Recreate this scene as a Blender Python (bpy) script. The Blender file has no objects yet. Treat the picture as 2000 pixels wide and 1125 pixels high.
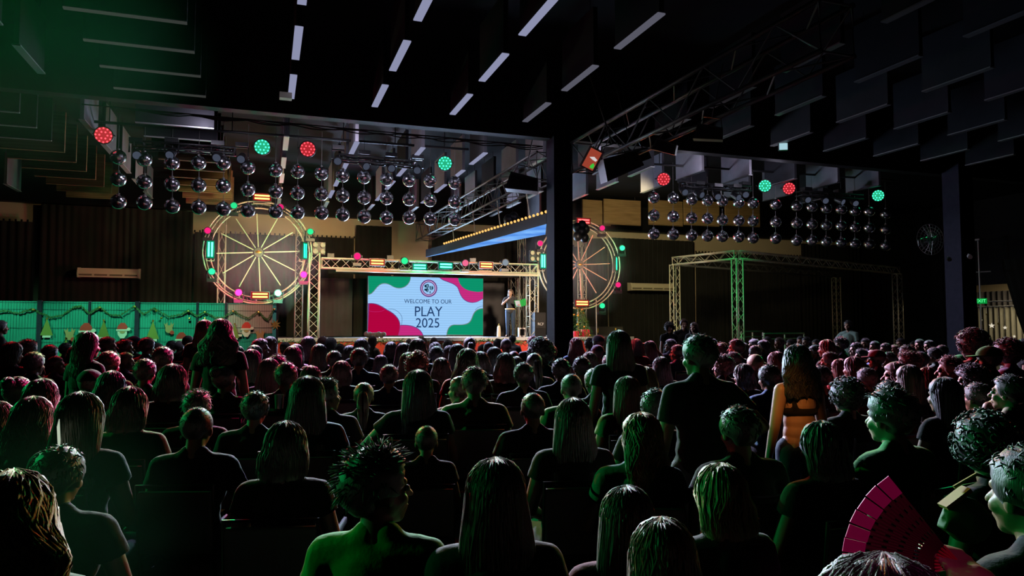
import bpy, math, random
from math import sin, cos, pi, radians as R, atan2, sqrt, hypot
from mathutils import Vector as V, Matrix, noise
random.seed(7)
S = bpy.context.scene
C = S.collection

# ---------------------------------------------------------------- camera, world, view
F = 1400.0
CAM = V((0, 0, 1.6)); YAW = R(19.0); PITCH = R(3.17)
cd = bpy.data.cameras.new('camera'); cam = bpy.data.objects.new('camera', cd); C.objects.link(cam)
cam.location = CAM; cam.rotation_euler = (pi/2 + PITCH, 0, -YAW)
cd.sensor_width = 36; cd.lens = F/2000*36; cd.clip_start = .05; cd.clip_end = 200
S.camera = cam
S.view_settings.view_transform = 'Standard'; S.view_settings.look = 'None'
S.view_settings.exposure = 0.0; S.view_settings.gamma = 1; S.view_settings.use_curve_mapping = False
w = bpy.data.worlds.new('dark_hall'); S.world = w; w.use_nodes = True
w.node_tree.nodes['Background'].inputs[0].default_value = (.5, .8, .7, 1)
w.node_tree.nodes['Background'].inputs[1].default_value = .0006
S.cycles.max_bounces = 4; S.cycles.diffuse_bounces = 0; S.cycles.glossy_bounces = 3
S.cycles.volume_bounces = 0; S.cycles.transmission_bounces = 2
S.cycles.sample_clamp_indirect = 2.0; S.cycles.sample_clamp_direct = 8.0
S.cycles.use_denoising = True
S.cycles.caustics_reflective = False; S.cycles.caustics_refractive = False

MROT = cam.rotation_euler.to_matrix()
def ray(px, py): return MROT @ V(((px-1000)/F, (562.5-py)/F, -1))
def atY(px, py, Y): d = ray(px, py); return CAM + d*(Y/d.y)
def atX(px, py, X): d = ray(px, py); return CAM + d*(X/d.x)
def atD(px, py, z): return CAM + ray(px, py)*z
def lin(r, g, b): return tuple((c/255/12.92 if c/255 <= .04045 else ((c/255+.055)/1.055)**2.4) for c in (r, g, b))
RED = (1, .01, .02); GREEN = (.01, 1, .22); PINK = (1, .01, .16); TEAL = (.02, 1, .55); WARM = (1, .72, .36)

# ---------------------------------------------------------------- lamps
def spot(loc, aim, col, power, size=40, blend=.4, rad=.08):
    l = bpy.data.lights.new('spot_lamp', 'SPOT'); l.energy = power; l.color = col; l.spot_size = R(size); l.spot_blend = blend
    l.shadow_soft_size = rad
    o = bpy.data.objects.new('spot_lamp', l); C.objects.link(o); o.location = loc
    o.rotation_euler = (V(aim)-V(loc)).to_track_quat('-Z', 'Y').to_euler(); return o
def point(loc, col, power, rad=.06):
    l = bpy.data.lights.new('point_lamp', 'POINT'); l.energy = power; l.color = col; l.shadow_soft_size = rad
    o = bpy.data.objects.new('point_lamp', l); C.objects.link(o); o.location = loc; return o
def area(loc, aim, col, power, sx, sy, spread=180):
    l = bpy.data.lights.new('area_lamp', 'AREA'); l.energy = power; l.color = col; l.shape = 'RECTANGLE'; l.size = sx; l.size_y = sy
    l.spread = R(spread)
    o = bpy.data.objects.new('area_lamp', l); C.objects.link(o); o.location = loc
    o.rotation_euler = (V(aim)-V(loc)).to_track_quat('-Z', 'Y').to_euler(); return o
# the PARs over the hall throw colour down on the audience
pL = [atY(202, 264, 16.2), atY(512, 287, 16.2), atY(601, 291, 16.2), atY(869, 319, 16.2)]
pR = [atY(1296, 350, 16.2), atY(1494, 363, 16.2), atY(1541, 368, 16.2), atY(1715, 382, 16.2)]
spot(pL[0]+V((0,-.3,-.1)), (-2.0, 10, .9), RED, 1500, 46)
spot(pL[1]+V((0,-.3,-.1)), (-1.2, 4, .9), GREEN, 3800, 40)
spot(pL[2]+V((0,-.3,-.1)), (-.6, 7, .9), PINK, 2600, 34)
spot(pL[3]+V((0,-.3,-.1)), (1.6, 2.5, .9), GREEN, 1700, 34)
spot(pR[0]+V((0,-.3,-.1)), (4.0, 5.5, .9), (1, .10, .03), 2200, 38)
spot(pR[1]+V((0,-.3,-.1)), (3.0, 2.2, .9), GREEN, 1300, 34)
spot(pR[2]+V((0,-.3,-.1)), (8.0, 6.5, .9), (1, .02, .03), 1500, 40)
spot(pR[3]+V((0,-.3,-.1)), (10, 8.5, .9), GREEN, 900, 40)
spot((1.6, 16.1, 5.5), (1.4, 7.5, .9), (.66, .62, 1), 8000, 50, .5)  # cool spots added along the pipe to rim the heads, no fixture modelled
spot((4.4, 16.1, 5.5), (3.4, 7.5, .9), (.62, .62, 1), 8500, 36, .5)
spot((8.6, 16.1, 5.5), (8.6, 8.5, .9), (.8, .6, 1), 6000, 46, .5)
spot((11.6, 16.1, 5.5), (13.0, 9.5, .9), (.8, .62, 1), 4200, 50, .5)
spot(pL[2]+V((.2,-.3,-.1)), (7.2, 5.8, 1.0), (1, .02, .04), 2800, 30)
spot((1.2, 1.0, 4.6), atD(1540, 800, 4.75), (1, .38, .08), 420, 4.6, .7)
spot((11.0, 19.0, 3.4), atY(1335, 650, 21.3), (1, .75, .55), 90, 26, .6)  # added lamp warms the three by the goal frame
spot((13.5, 17.5, 3.6), atD(1656, 650, 20.5), (.7, 1, .8), 90, 20, .6)  # added lamp lifts the man in sage
spot((-1.6, -1.8, 3.4), atD(1725, 1020, 1.2), (1, .12, .55), 80, 7, .6)  # added lamp behind the camera, only to light the hand fan
for q_ in ((-1.2,15.1,5.55), (1.6,15.1,5.55), (4.2,15.1,5.55), (7.6,15.1,5.55), (9.8,15.1,5.55), (12.4,15.1,5.55)): point(q_, (.82,.76,1), 30, .1)  # added point lamps that put highlights on the mirror balls
spot((4.2, 13.2, 5.2), (-2.6, 5.6, .9), PINK, 5200, 27, .3)
# front wash on the stage from the hall (warm), and cool back light added over the stage for rims
spot((3.6, 17.2, 4.4), (2.2, 23.5, 2.6), WARM, 1500, 62, .8, .25)
spot((8.2, 17.2, 4.3), (8.2, 23.5, 2.2), (1, .74, .5), 2300, 58, .8, .25)
spot((2.0, 17.3, 5.3), (-.5, 24, 4.3), WARM, 850, 60, .9, .25)
spot((9.5, 17.4, 5.3), (15, 26, 4.3), (1, .85, .45), 1100, 66, .9, .25)
spot((3.4, 22.6, 3.9), (4.2, 14, .9), (.58, .66, 1), 1600, 62, .7, .3)
spot((9.0, 22.6, 3.95), (12.0, 14, .9), (.74, .62, 1), 700, 62, .7, .3)
# side colour from a fixture outside the frame on the left; added lamps follow
spot((-6.5, 9.5, 3.4), (-2.0, 5.0, 1.0), GREEN, 800, 50, .5)
for fx_ in (-6.2, -3.9, -1.9): spot((fx_, 18.4, 2.9), (fx_, 20.4, 1.5), (.30, 1, .62), 170, 78, .8)  # added spots just before the fence brighten its cloth
spot((-.4, 18.6, 3.0), (-.4, 20.4, 1.9), (1, .5, .4), 90, 60, .9)  # another added spot, on the right end of the fence
spot((-5.2, 2.6, 2.4), (-1.7, 4.1, 4.6), (.01, 1, .22), 3, 44, .9)  # added green lamp for the upper haze
spot((5.0, 22.9, 3.95), (1.5, 17.5, 6.2), (.7, .68, 1), 1500, 50, 1, .3)  # this and the next: lilac spots added over the stage to lift far baffles
spot((9.0, 22.9, 3.95), (11, 18, 6.2), (.75, .68, 1), 700, 44, 1, .3)

# ---------------------------------------------------------------- materials
def mat(name, col=(.5,.5,.5), rough=.6, metal=0, emit=None, est=0, spec=.5, bump=None, bscale=60, var=0, vscale=5, sheen=0, alpha=1):
    m = bpy.data.materials.new(name); m.use_nodes = True; nt = m.node_tree; b = nt.nodes['Principled BSDF']
    b.inputs['Base Color'].default_value = (*col, 1); b.inputs['Roughness'].default_value = rough
    b.inputs['Metallic'].default_value = metal; b.inputs['Specular IOR Level'].default_value = spec
    if sheen: b.inputs['Sheen Weight'].default_value = sheen
    if emit: b.inputs['Emission Color'].default_value = (*emit, 1); b.inputs['Emission Strength'].default_value = est
    tc = None
    if bump or var:
        tc = nt.nodes.new('ShaderNodeTexCoord')
    if var:
        n = nt.nodes.new('ShaderNodeTexNoise'); n.inputs['Scale'].default_value = vscale; n.inputs['Detail'].default_value = 4
        nt.links.new(tc.outputs['Object'], n.inputs['Vector'])
        mp = nt.nodes.new('ShaderNodeMapRange'); mp.inputs[3].default_value = 1-var; mp.inputs[4].default_value = 1+var
        nt.links.new(n.outputs['Fac'], mp.inputs[0])
        mx = nt.nodes.new('ShaderNodeMix'); mx.data_type = 'RGBA'; mx.blend_type = 'MULTIPLY'; mx.inputs[0].default_value = 1
        mx.inputs[6].default_value = (*col, 1); nt.links.new(mp.outputs[0], mx.inputs[7]); nt.links.new(mx.outputs[2], b.inputs['Base Color'])
    if bump:
        n2 = nt.nodes.new('ShaderNodeTexNoise'); n2.inputs['Scale'].default_value = bscale; n2.inputs['Detail'].default_value = 3
        nt.links.new(tc.outputs['Object'], n2.inputs['Vector'])
        bp = nt.nodes.new('ShaderNodeBump'); bp.inputs['Strength'].default_value = bump; bp.inputs['Distance'].default_value = .01
        nt.links.new(n2.outputs['Fac'], bp.inputs['Height']); nt.links.new(bp.outputs[0], b.inputs['Normal'])
    return m
def emat(name, col, st):
    m = bpy.data.materials.new(name); m.use_nodes = True; nt = m.node_tree; nt.nodes.clear()
    e = nt.nodes.new('ShaderNodeEmission'); e.inputs[0].default_value = (*col, 1); e.inputs[1].default_value = st
    o = nt.nodes.new('ShaderNodeOutputMaterial'); nt.links.new(e.outputs[0], o.inputs[0]); return m
def woodmat(name, c1, c2, scale=3):
    m = bpy.data.materials.new(name); m.use_nodes = True; nt = m.node_tree; b = nt.nodes['Principled BSDF']
    tc = nt.nodes.new('ShaderNodeTexCoord'); mp = nt.nodes.new('ShaderNodeMapping'); mp.inputs['Scale'].default_value = (.4, .4, 6)
    n = nt.nodes.new('ShaderNodeTexNoise'); n.inputs['Scale'].default_value = scale; n.inputs['Detail'].default_value = 6
    cr = nt.nodes.new('ShaderNodeValToRGB'); cr.color_ramp.elements[0].color = (*c1, 1); cr.color_ramp.elements[1].color = (*c2, 1)
    cr.color_ramp.elements[0].position = .3; cr.color_ramp.elements[1].position = .7
    nt.links.new(tc.outputs['Object'], mp.inputs[0]); nt.links.new(mp.outputs[0], n.inputs[0]); nt.links.new(n.outputs['Fac'], cr.inputs[0])
    nt.links.new(cr.outputs[0], b.inputs['Base Color']); b.inputs['Roughness'].default_value = .6
    return m
M = {}
M['black'] = mat('black_paint', (.006,.006,.007), .7, var=.3, spec=.2)
M['ceiling'] = mat('black_ceiling', (.012,.012,.013), .9, var=.4, vscale=2, spec=.1)
M['floor'] = mat('dark_concrete', (.015,.015,.016), .55, bump=.2, bscale=20, var=.4, vscale=1.5, spec=.3)
M['cream'] = mat('cream_wall', (.62,.50,.33), .8, var=.06, vscale=3)
M['column'] = mat('dark_steel_blue_paint', (.03,.03,.046), .8, spec=.1, var=.25, vscale=8, bump=.1)
M['curtain'] = mat('black_curtain_cloth', (.021,.02,.017), .95, var=.5, vscale=1.5, sheen=.15, spec=.1)
M['curtain_grey'] = mat('grey_curtain_cloth', (.085,.08,.085), .95, var=.2, vscale=3, spec=.1)
M['curtain_pale'] = mat('pale_grey_curtain_cloth', (.30,.29,.24), .9, var=.15, spec=.1)
M['truss'] = mat('pale_aluminium_truss', (.66,.6,.44), .42, metal=.35, var=.1)
M['truss_dark'] = mat('dull_steel_truss', (.17,.17,.16), .5, metal=.5, var=.3)
M['pipe'] = mat('black_pipe', (.012,.012,.013), .45, spec=.5)
M['plastic'] = mat('black_plastic', (.014,.014,.016), .38, spec=.5)
M['mirror'] = mat('mirror_tiles', (.86,.86,.9), .16, metal=1)
M['cable'] = mat('cable_black', (.01,.01,.01), .6)
M['baffle'] = mat('grey_baffle_felt', (.23,.22,.245), .9, var=.25, vscale=3, bump=.15, spec=.1)
M['baffle_dark'] = mat('charcoal_unlit_baffle_felt', (.03,.03,.034), .9, var=.3, vscale=3, spec=.1)  # also serves as darker copy of the grey felt in the unlit zone
M['wood'] = woodmat('brown_wood_panel', (.20,.12,.05), (.34,.22,.10))
M['tube'] = emat('dim_glow_strip', lin(172,176,212), .62)
M['strip_dimmer'] = emat('dimmer_glow_strip', lin(150,150,170), .3)
M['strip_faint'] = emat('faint_glow_strip', lin(110,112,108), .22)
M['edge_dim'] = mat('dimmed_metal_edge', (.16,.16,.165), .5, metal=.3)  # pale edge darkened in its colour for the dim parts of the hall
M['truss_black'] = mat('unlit_green_grey_steel', (.05,.06,.055), .5, metal=.4, var=.3)  # truss steel darkened in its colour for the unlit stretch
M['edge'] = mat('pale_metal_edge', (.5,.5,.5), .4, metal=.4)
M['shade'] = mat('teal_shade_cloth', (.02,.36,.25), .75, var=.12, vscale=4, bump=.3, bscale=200)
M['shade_pale'] = mat('pale_shade_cloth', (.42,.40,.32), .75, var=.1, vscale=4, bump=.3, bscale=200)
M['teal_cloth'] = mat('turquoise_cloth', (.06,.5,.52), .8)
M['skirt'] = mat('red_stage_skirt', (.62,.05,.03), .75, var=.15, vscale=5, bump=.2)
M['white'] = mat('white_paint', (.75,.75,.78), .6)
M['deck'] = mat('stage_deck', (.10,.10,.11), .5, var=.2)
M['leaf'] = mat('green_tinsel', (.05,.16,.04), .6, var=.4, vscale=40)
M['gold'] = mat('gold_ornament', (.9,.6,.15), .25, metal=.9)
M['red_gift'] = mat('red_gift_wrap', (.7,.02,.06), .35)
M['paper_red'] = mat('red_card', (.75,.05,.03), .7)
M['paper_white'] = mat('white_card', (.85,.78,.62), .7)
M['paper_brown'] = mat('brown_card', (.55,.35,.14), .7)
M['paper_green'] = mat('olive_card', (.23,.26,.04), .7)
M['ac'] = mat('cream_plastic', (.78,.68,.46), .45)
M['ac_slot'] = mat('shadowed_grille', (.22,.18,.11), .6)
M['chair'] = mat('black_chair_fabric', (.012,.012,.013), .75, bump=.1)
M['chair_metal'] = mat('black_chair_frame', (.02,.02,.022), .35, metal=.6)
M['folder'] = mat('green_folder_card', (.03,.5,.10), .5)
M['belt'] = mat('tan_belt', (.75,.55,.3), .5)
M['pinkfan'] = mat('pink_fan_cloth', (.85,.03,.3), .6)
M['fanlace'] = mat('dark_rose_lace', (.11,.008,.02), .8)
M['bag_green'] = mat('green_bag_cloth', (.02,.13,.02), .7)
M['bag_yellow'] = mat('yellow_bag_trim', (.4,.28,.05), .6)
M['eye'] = mat('eye_white', (.7,.7,.7), .2)
M['glass_orange'] = emat('orange_reflection_glow', lin(150,62,45), 1)  # glowing colours that paint a reflection on the floodlight glass
M['glass_white'] = emat('white_reflection_glow', lin(210,200,200), 1)
M['glass_green'] = emat('green_reflection_glow', lin(60,190,60), 1)
M['lamp_cool'] = emat('cool_square_lamp', lin(165,205,215), 1)
EM = {}
def glow(col, st, name='glowing_lens'):
    k = (tuple(col), st)
    if k not in EM: EM[k] = emat(name, col, st)
    return EM[k]

# ---------------------------------------------------------------- mesh helpers
class MB:
    def __init__(s): s.v = []; s.f = []
    def add(s, vs, fs):
        n = len(s.v); s.v += [tuple(x) for x in vs]; s.f += [tuple(i+n for i in f) for f in fs]; return s
    def box(s, c, d, rot=None):
        x, y, z = d[0]/2, d[1]/2, d[2]/2
        vs = [V(p) for p in ((-x,-y,-z),(x,-y,-z),(x,y,-z),(-x,y,-z),(-x,-y,z),(x,-y,z),(x,y,z),(-x,y,z))]
        if rot is not None: vs = [rot @ p for p in vs]
        c = V(c); return s.add([p+c for p in vs], [(0,3,2,1),(4,5,6,7),(0,1,5,4),(1,2,6,5),(2,3,7,6),(3,0,4,7)])
    def tube(s, p0, p1, r0, r1=None, n=8, caps=True):
        p0 = V(p0); p1 = V(p1); r1 = r0 if r1 is None else r1
        d = (p1-p0); q = d.to_track_quat('Z', 'Y') if d.length > 1e-9 else Matrix.Identity(3).to_quaternion()
        vs = []
        for p, r in ((p0, r0), (p1, r1)):
            for k in range(n): a = 2*pi*k/n; vs.append(p + q @ V((cos(a)*r, sin(a)*r, 0)))
        fs = [(k, (k+1) % n, n+(k+1) % n, n+k) for k in range(n)]
        if caps: fs += [tuple(range(n-1, -1, -1)), tuple(range(n, 2*n))]
        return s.add(vs, fs)
    def path(s, pts, r, n=6, closed=False):
        pts = [V(p) for p in pts]; m = len(pts); vs = []; rr = r if isinstance(r, (list, tuple)) else [r]*m
        up = V((0,0,1))
        for i, p in enumerate(pts):
            a = pts[(i+1) % m] if closed or i < m-1 else p; b = pts[i-1] if closed or i > 0 else p
            t = (a-b); t = t.normalized() if t.length > 1e-9 else V((0,0,1))
            x = t.cross(up)
            if x.length < .05: x = t.cross(V((0,1,0)))
            x.normalize(); y = x.cross(t)
            for k in range(n): an = 2*pi*k/n; vs.append(p + x*cos(an)*rr[i] + y*sin(an)*rr[i])
        fs = []
        for i in range(m if closed else m-1):
            j = (i+1) % m
            for k in range(n): l = (k+1) % n; fs.append((i*n+k, i*n+l, j*n+l, j*n+k))
        if not closed: fs += [tuple(range(n-1, -1, -1)), tuple(range((m-1)*n, m*n))]
        return s.add(vs, fs)
    def ell(s, c, r, nu=12, nv=8, rot=None):
        c = V(c); vs = []; r = (r, r, r) if isinstance(r, (int, float)) else r
        def P(x, y, z):
            p = V((x*r[0], y*r[1], z*r[2])); return c + (rot @ p if rot is not None else p)
        vs.append(P(0,0,1))
        for i in range(1, nv):
            t = pi*i/nv
            for k in range(nu): a = 2*pi*k/nu; vs.append(P(sin(t)*cos(a), sin(t)*sin(a), cos(t)))
        vs.append(P(0,0,-1)); fs = []
        for k in range(nu): fs.append((0, 1+k, 1+(k+1) % nu))
        for i in range(nv-2):
            for k in range(nu): l = (k+1) % nu; a = 1+i*nu; fs.append((a+k, a+nu+k, a+nu+l, a+l))
        e = len(vs)-1; a = 1+(nv-2)*nu
        for k in range(nu): fs.append((a+k, e, a+(k+1) % nu))
        return s.add(vs, fs)
    def cap(s, p0, p1, r0, r1=None, n=10):
        r1 = r0 if r1 is None else r1
        return s.tube(p0, p1, r0, r1, n).ell(p0, r0, n, 6).ell(p1, r1, n, 6)
    def prism(s, pts2, z0, z1, f):
        "outline pts2 extruded; f(x,y,z)->point"
        n = len(pts2); vs = [f(x, y, z0) for x, y in pts2] + [f(x, y, z1) for x, y in pts2]
        fs = [tuple(range(n-1, -1, -1)), tuple(range(n, 2*n))] + [(k, (k+1) % n, n+(k+1) % n, n+k) for k in range(n)]
        return s.add(vs, fs)
    def mesh(s, name, m=None, smooth=False):
        me = bpy.data.meshes.new(name); me.from_pydata(s.v, [], s.f); me.update()
        if m is not None: me.materials.append(m)
        if smooth: me.polygons.foreach_set('use_smooth', [True]*len(me.polygons))
        return me
def put(name, me, parent=None, loc=None, rot=None, sc=None, label=None, cat=None, group=None, kind=None, m=None):
    if isinstance(me, MB): me = me.mesh(name)
    o = bpy.data.objects.new(name, me); C.objects.link(o)
    if parent is not None: o.parent = parent
    if loc is not None: o.location = loc
    if rot is not None: o.rotation_euler = rot
    if sc is not None: o.scale = (sc,)*3 if isinstance(sc, (int, float)) else sc
    if m is not None:
        if len(me.materials) == 0: me.materials.append(m)
        else: o.material_slots[0].link = 'OBJECT'; o.material_slots[0].material = m
    for k, v in (('label', label), ('category', cat), ('group', group), ('kind', kind)):
        if v: o[k] = v
    return o
def empty(name, loc=(0,0,0), rot=(0,0,0), label=None, cat=None, group=None, sc=None, kind=None):
    o = bpy.data.objects.new(name, None); C.objects.link(o); o.location = loc; o.rotation_euler = rot; o.empty_display_size = .1
    if sc: o.scale = (sc,)*3
    for k, v in (('label', label), ('category', cat), ('group', group), ('kind', kind)):
        if v: o[k] = v
    return o
ORD = ['first','second','third','fourth','fifth','sixth','seventh','eighth','ninth','tenth','eleventh','twelfth','thirteenth','fourteenth','fifteenth','sixteenth','seventeenth','eighteenth','nineteenth','twentieth']
def struct(name, mb, m): return put(name, mb.mesh(name, m), kind='structure')

# ---------------------------------------------------------------- the shell
XL, XR, YB, YF = -9.5, 27.0, 27.2, -6.0
CZ = 6.7
struct('floor', MB().box((8.75+2, 10.6, -.1), (42, 34.4, .2)), M['floor'])
struct('ceiling', MB().box((8.75+2, 10.6, CZ+.1), (42, 34.4, .2)), M['ceiling'])
struct('wall_back', MB().box((8.75, YB+.1, CZ/2), (XR-XL, .2, CZ)), M['cream'])
struct('trim_header', MB().box((8.75, 26.9, (5.66+CZ)/2), (XR-XL-.02, .3, CZ-5.66)), M['black'])
struct('wall_left', MB().box((XL-.1, 10.6, CZ/2), (.2, 33.2, CZ)), M['black'])
struct('wall_front', MB().box((8.75, YF-.1, CZ/2), (XR-XL, .2, CZ)), M['black'])
DY0, DY1, DZ = 18.9, 21.75, 3.3
wr = MB().box((XR+.1, (YF+DY0)/2, CZ/2), (.2, DY0-YF, CZ)).box((XR+.1, (DY1+YB)/2, CZ/2), (.2, YB-DY1, CZ)).box((XR+.1, (DY0+DY1)/2, (DZ+CZ)/2), (.2, DY1-DY0, CZ-DZ))
struct('wall_right', wr, M['black'])
struct('trim_beam', MB().box((8.75, 14.0, (5.6+CZ)/2), (XR-XL, .25, CZ-5.6)), M['black'])
# the lit lobby beyond the doorway on the right
struct('wall_lobby', MB().box((31.6, 21.9, 1.9), (.2, 9.9, 3.8)), M['cream'])
struct('ceiling_lobby', MB().box((29.3, 21.9, 3.85), (4.5, 9.9, .1)), M['cream'])
struct('trim_lobby', MB().box((29.3, 17.0, 1.9), (4.5, .1, 3.8)).box((29.3, 26.9, 1.9), (4.5, .1, 3.8)), M['cream'])
area((29.0, 19.8, 3.7), (29.4, 19.8, 0), (1, .82, .5), 170, 1.8, 1.8)

def hazemat(name, dens, scol):
    hz_m = bpy.data.materials.new(name); hz_m.use_nodes = True; nt = hz_m.node_tree; nt.nodes.clear()
    vs_ = nt.nodes.new('ShaderNodeVolumeScatter'); vs_.inputs['Anisotropy'].default_value = .1
    tc = nt.nodes.new('ShaderNodeTexCoord'); ln = nt.nodes.new('ShaderNodeVectorMath'); ln.operation = 'LENGTH'; nt.links.new(tc.outputs['Generated'], ln.inputs[0])
    sb = nt.nodes.new('ShaderNodeVectorMath'); sb.operation = 'SUBTRACT'; sb.inputs[1].default_value = (.5,.5,.5); nt.links.new(tc.outputs['Generated'], sb.inputs[0]); nt.links.new(sb.outputs[0], ln.inputs[0])
    nz = nt.nodes.new('ShaderNodeTexNoise'); nz.inputs['Scale'].default_value = 4; nz.inputs['Detail'].default_value = 2; nt.links.new(tc.outputs['Generated'], nz.inputs[0])
    ad = nt.nodes.new('ShaderNodeMath'); ad.operation = 'MULTIPLY_ADD'; ad.inputs[1].default_value = .35; nt.links.new(nz.outputs['Fac'], ad.inputs[0]); nt.links.new(ln.outputs['Value'], ad.inputs[2])
    mr = nt.nodes.new('ShaderNodeMapRange'); mr.inputs[1].default_value = .30; mr.inputs[2].default_value = .62; mr.inputs[3].default_value = dens; vs_.inputs['Color'].default_value = (*scol, 1); mr.inputs[4].default_value = 0; nt.links.new(ad.outputs[0], mr.inputs[0]); nt.links.new(mr.outputs[0], vs_.inputs['Density'])
    ho_ = nt.nodes.new('ShaderNodeOutputMaterial'); nt.links.new(vs_.outputs[0], ho_.inputs['Volume'])
    return hz_m
HZ_A = hazemat('green_tinted_haze', .024, (.3, 1, .55)); HZ_B = hazemat('halo_haze', .16, (1, 1, 1))  # green light is put into the scatter colour of the first haze
def haze(px, py, z, r, label, hz_m=HZ_A):
    m = MB().ell((0,0,0), r, 24, 16); me = m.mesh('haze_cloud', hz_m, True)
    for v in me.vertices: v.co *= 1+.22*noise.noise(v.co*1.1+V((px,0,0)))
    put('haze_cloud', me, loc=atD(px, py, z), label=label, cat='haze', kind='stuff')
haze(40, 60, 4.6, (1.25, 1.5, 1.15), 'thin green-lit haze drifting under the ceiling at the upper left')
haze(500, 490, 21.9, (2.4, .9, 2.1), 'haze added for light halos in front of the left ferris wheel', HZ_B)  # volumes added so the wheel lamps get halos
haze(1131, 515, 25.1, (2.4, .9, 2.1), 'haze added for light halos in front of the right ferris wheel', HZ_B)
haze(60, 1010, 2.3, (.62, .6, .5), 'thin green-lit haze over the seats at the lower left')
spot((-3.0, 3.5, 1.9), (-.7, 2.1, .9), (.01, 1, .2), 60, 42, .6)  # added green lamp for the lower haze and the near left shoulders
# ---------------------------------------------------------------- columns
def column(px, loc, w_, label):
    t = empty('steel_column', (loc[0], loc[1], 0), label=label, cat='column')
    put('post', MB().box((0,0,CZ/2), (w_, w_, CZ)).mesh('post', M['column']), t)
    put('base_plate', MB().box((0,0,.02), (w_+.14, w_+.14, .04)).mesh('base_plate', M['column']), t)
    for sx in (-1, 1):
        for sy in (-1, 1):
            put('bolt', MB().tube((sx*(w_/2+.035), sy*(w_/2+.035), .04), (sx*(w_/2+.035), sy*(w_/2+.035), .08), .014, n=6).mesh('bolt', M['truss_dark']), t)
    return t
c1 = atY(1091, 400, 14.0)
colA = column(0, (c1.x, 13.95), .42, 'tall dark steel column in front of the right ferris wheel, mid hall')
c2 = atY(1871, 400, 13.6)
colB = column(0, (c2.x, 13.6), .48, 'dark steel column beside the doorway at the right of the hall')

# ---------------------------------------------------------------- curtains
def curtain(x0, x1, z0, z1, y, m, name='curtain', label='', cat='curtain', amp=.05, per=.22, hooks=False, seed=0, vert=False):
    nx = max(8, int((x1-x0)/per*6)); nz = 6; mb = MB(); vs = []
    for j in range(nz+1):
        for i in range(nx+1):
            x = x0+(x1-x0)*i/nx; t = j/nz
            ph = noise.noise(V((x*1.3, seed, t*1.2)))*2.2
            a = amp*(.6+.6*noise.noise(V((x*.8, seed+5, 0))))
            vs.append((x, y+a*sin(2*pi*x/per+ph)+.02*noise.noise(V((x*3, t*3, seed))), z0+(z1-z0)*t))
    fs = [(j*(nx+1)+i, j*(nx+1)+i+1, (j+1)*(nx+1)+i+1, (j+1)*(nx+1)+i) for j in range(nz) for i in range(nx)]
    n = len(vs); mb.add(vs + [(a, b+.012, c) for a, b, c in vs], fs + [tuple(reversed([k+n for k in f])) for f in fs])
    o = put(name, mb.mesh(name, m, True), label=label, cat=cat)
    if hooks:
        nh = int((x1-x0)/.16); hb = MB()
        for k in range(nh+1): hb.box((x0+(x1-x0)*k/nh, y-.03, z1+.03), (.05, .03, .07))
        put('hook_row', hb.mesh('hook_row', M['black']), o, kind='stuff')
    return o
CY = 26.85
def X_(px, Y=CY): return atY(px, 600, Y).x
def Z_(px, py, Y=CY): return atY(px, py, Y).z
curtain(XL+.05, X_(60), 0, Z_(30,432), CY, M['curtain'], label='black pleated curtain at the far left of the back wall', hooks=True, seed=1)
curtain(X_(73), X_(373), 0, 5.62, CY, M['curtain'], label='wide black curtain behind the left air unit on the back wall', seed=2)
curtain(X_(377), X_(690), 0, Z_(530,459), CY, M['curtain'], label='black curtain under the cream wall strip behind the left wheel', hooks=True, seed=3)
curtain(X_(694), X_(764), 0, 5.4, CY, M['curtain'], label='narrow black curtain left of the small cream wall patch', seed=4)
curtain(X_(768), X_(840), 0, Z_(800,512), CY, M['curtain'], label='low black curtain below the small cream wall patch', seed=5)
curtain(X_(843), X_(1118), 0, 5.35, CY, M['curtain'], label='black curtain behind the right half of the stage truss', seed=6)
curtain(X_(1120), X_(1136), 0, Z_(1128,482), CY, M['curtain'], label='narrow curtain strip behind the right ferris wheel spokes', hooks=True, seed=61)
curtain(X_(1138), X_(1188), 0, 5.3, CY, M['curtain'], label='black curtain behind the right rim of the right wheel', seed=62)
curtain(X_(1190), X_(1356), 0, Z_(1260,467), CY, M['curtain'], label='black curtain behind the right air unit', seed=7)
curtain(X_(1360), X_(1564), 0, Z_(1460,497), CY, M['curtain'], label='black curtain below the cream strip over the goal frame', hooks=True, seed=8)
curtain(X_(1568), XR-.1, 0, 5.5, CY, M['curtain'], label='black curtain at the far right of the back wall', seed=9)

# ---------------------------------------------------------------- stage
SZ = 1.28; SY = 22.4; SX0 = atY(541, 660, SY).x; SX1 = 12.2
st = empty('stage', ((SX0+SX1)/2, SY, 0), label='raised stage platform with pale front edge and red cloth skirt', cat='stage')
hw = (SX1-SX0)/2
put('deck', MB().box((0, 2.1, SZ-.06), (2*hw, 4.2, .12)).mesh('deck', M['deck']), st)
put('edge_strip', MB().box((0, -.03, SZ-.045), (2*hw, .06, .11)).mesh('edge_strip', M['white']), st)
sk = MB(); vs = []; nx = int(2*hw/.04)
for j in range(4):
    for i in range(nx+1):
        x = -hw+2*hw*i/nx; vs.append((x, -.02-.025*sin(x*26+noise.noise(V((x*2,0,0)))*3)*(1.2-j*.33), (SZ-.1)*j/3))
fs = [(j*(nx+1)+i, j*(nx+1)+i+1, (j+1)*(nx+1)+i+1, (j+1)*(nx+1)+i) for j in range(3) for i in range(nx)]
sk.add(vs, fs); put('skirt', sk.mesh('skirt', M['skirt'], True), st)
g = MB()
for i in range(900):
    x = random.uniform(-hw, hw); z = SZ-.13+.05*sin(x*1.9)+random.gauss(0, .035); a = random.uniform(0, 2*pi)
    p = V((x, -.08+random.gauss(0,.02), z)); d = V((cos(a)*.07, random.uniform(-.05,0), sin(a)*.06))
    n_ = V((-d.z, 0, d.x)).normalized()*.012; g.add([p+n_, p-n_, p+d], [(0,1,2)])
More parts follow.
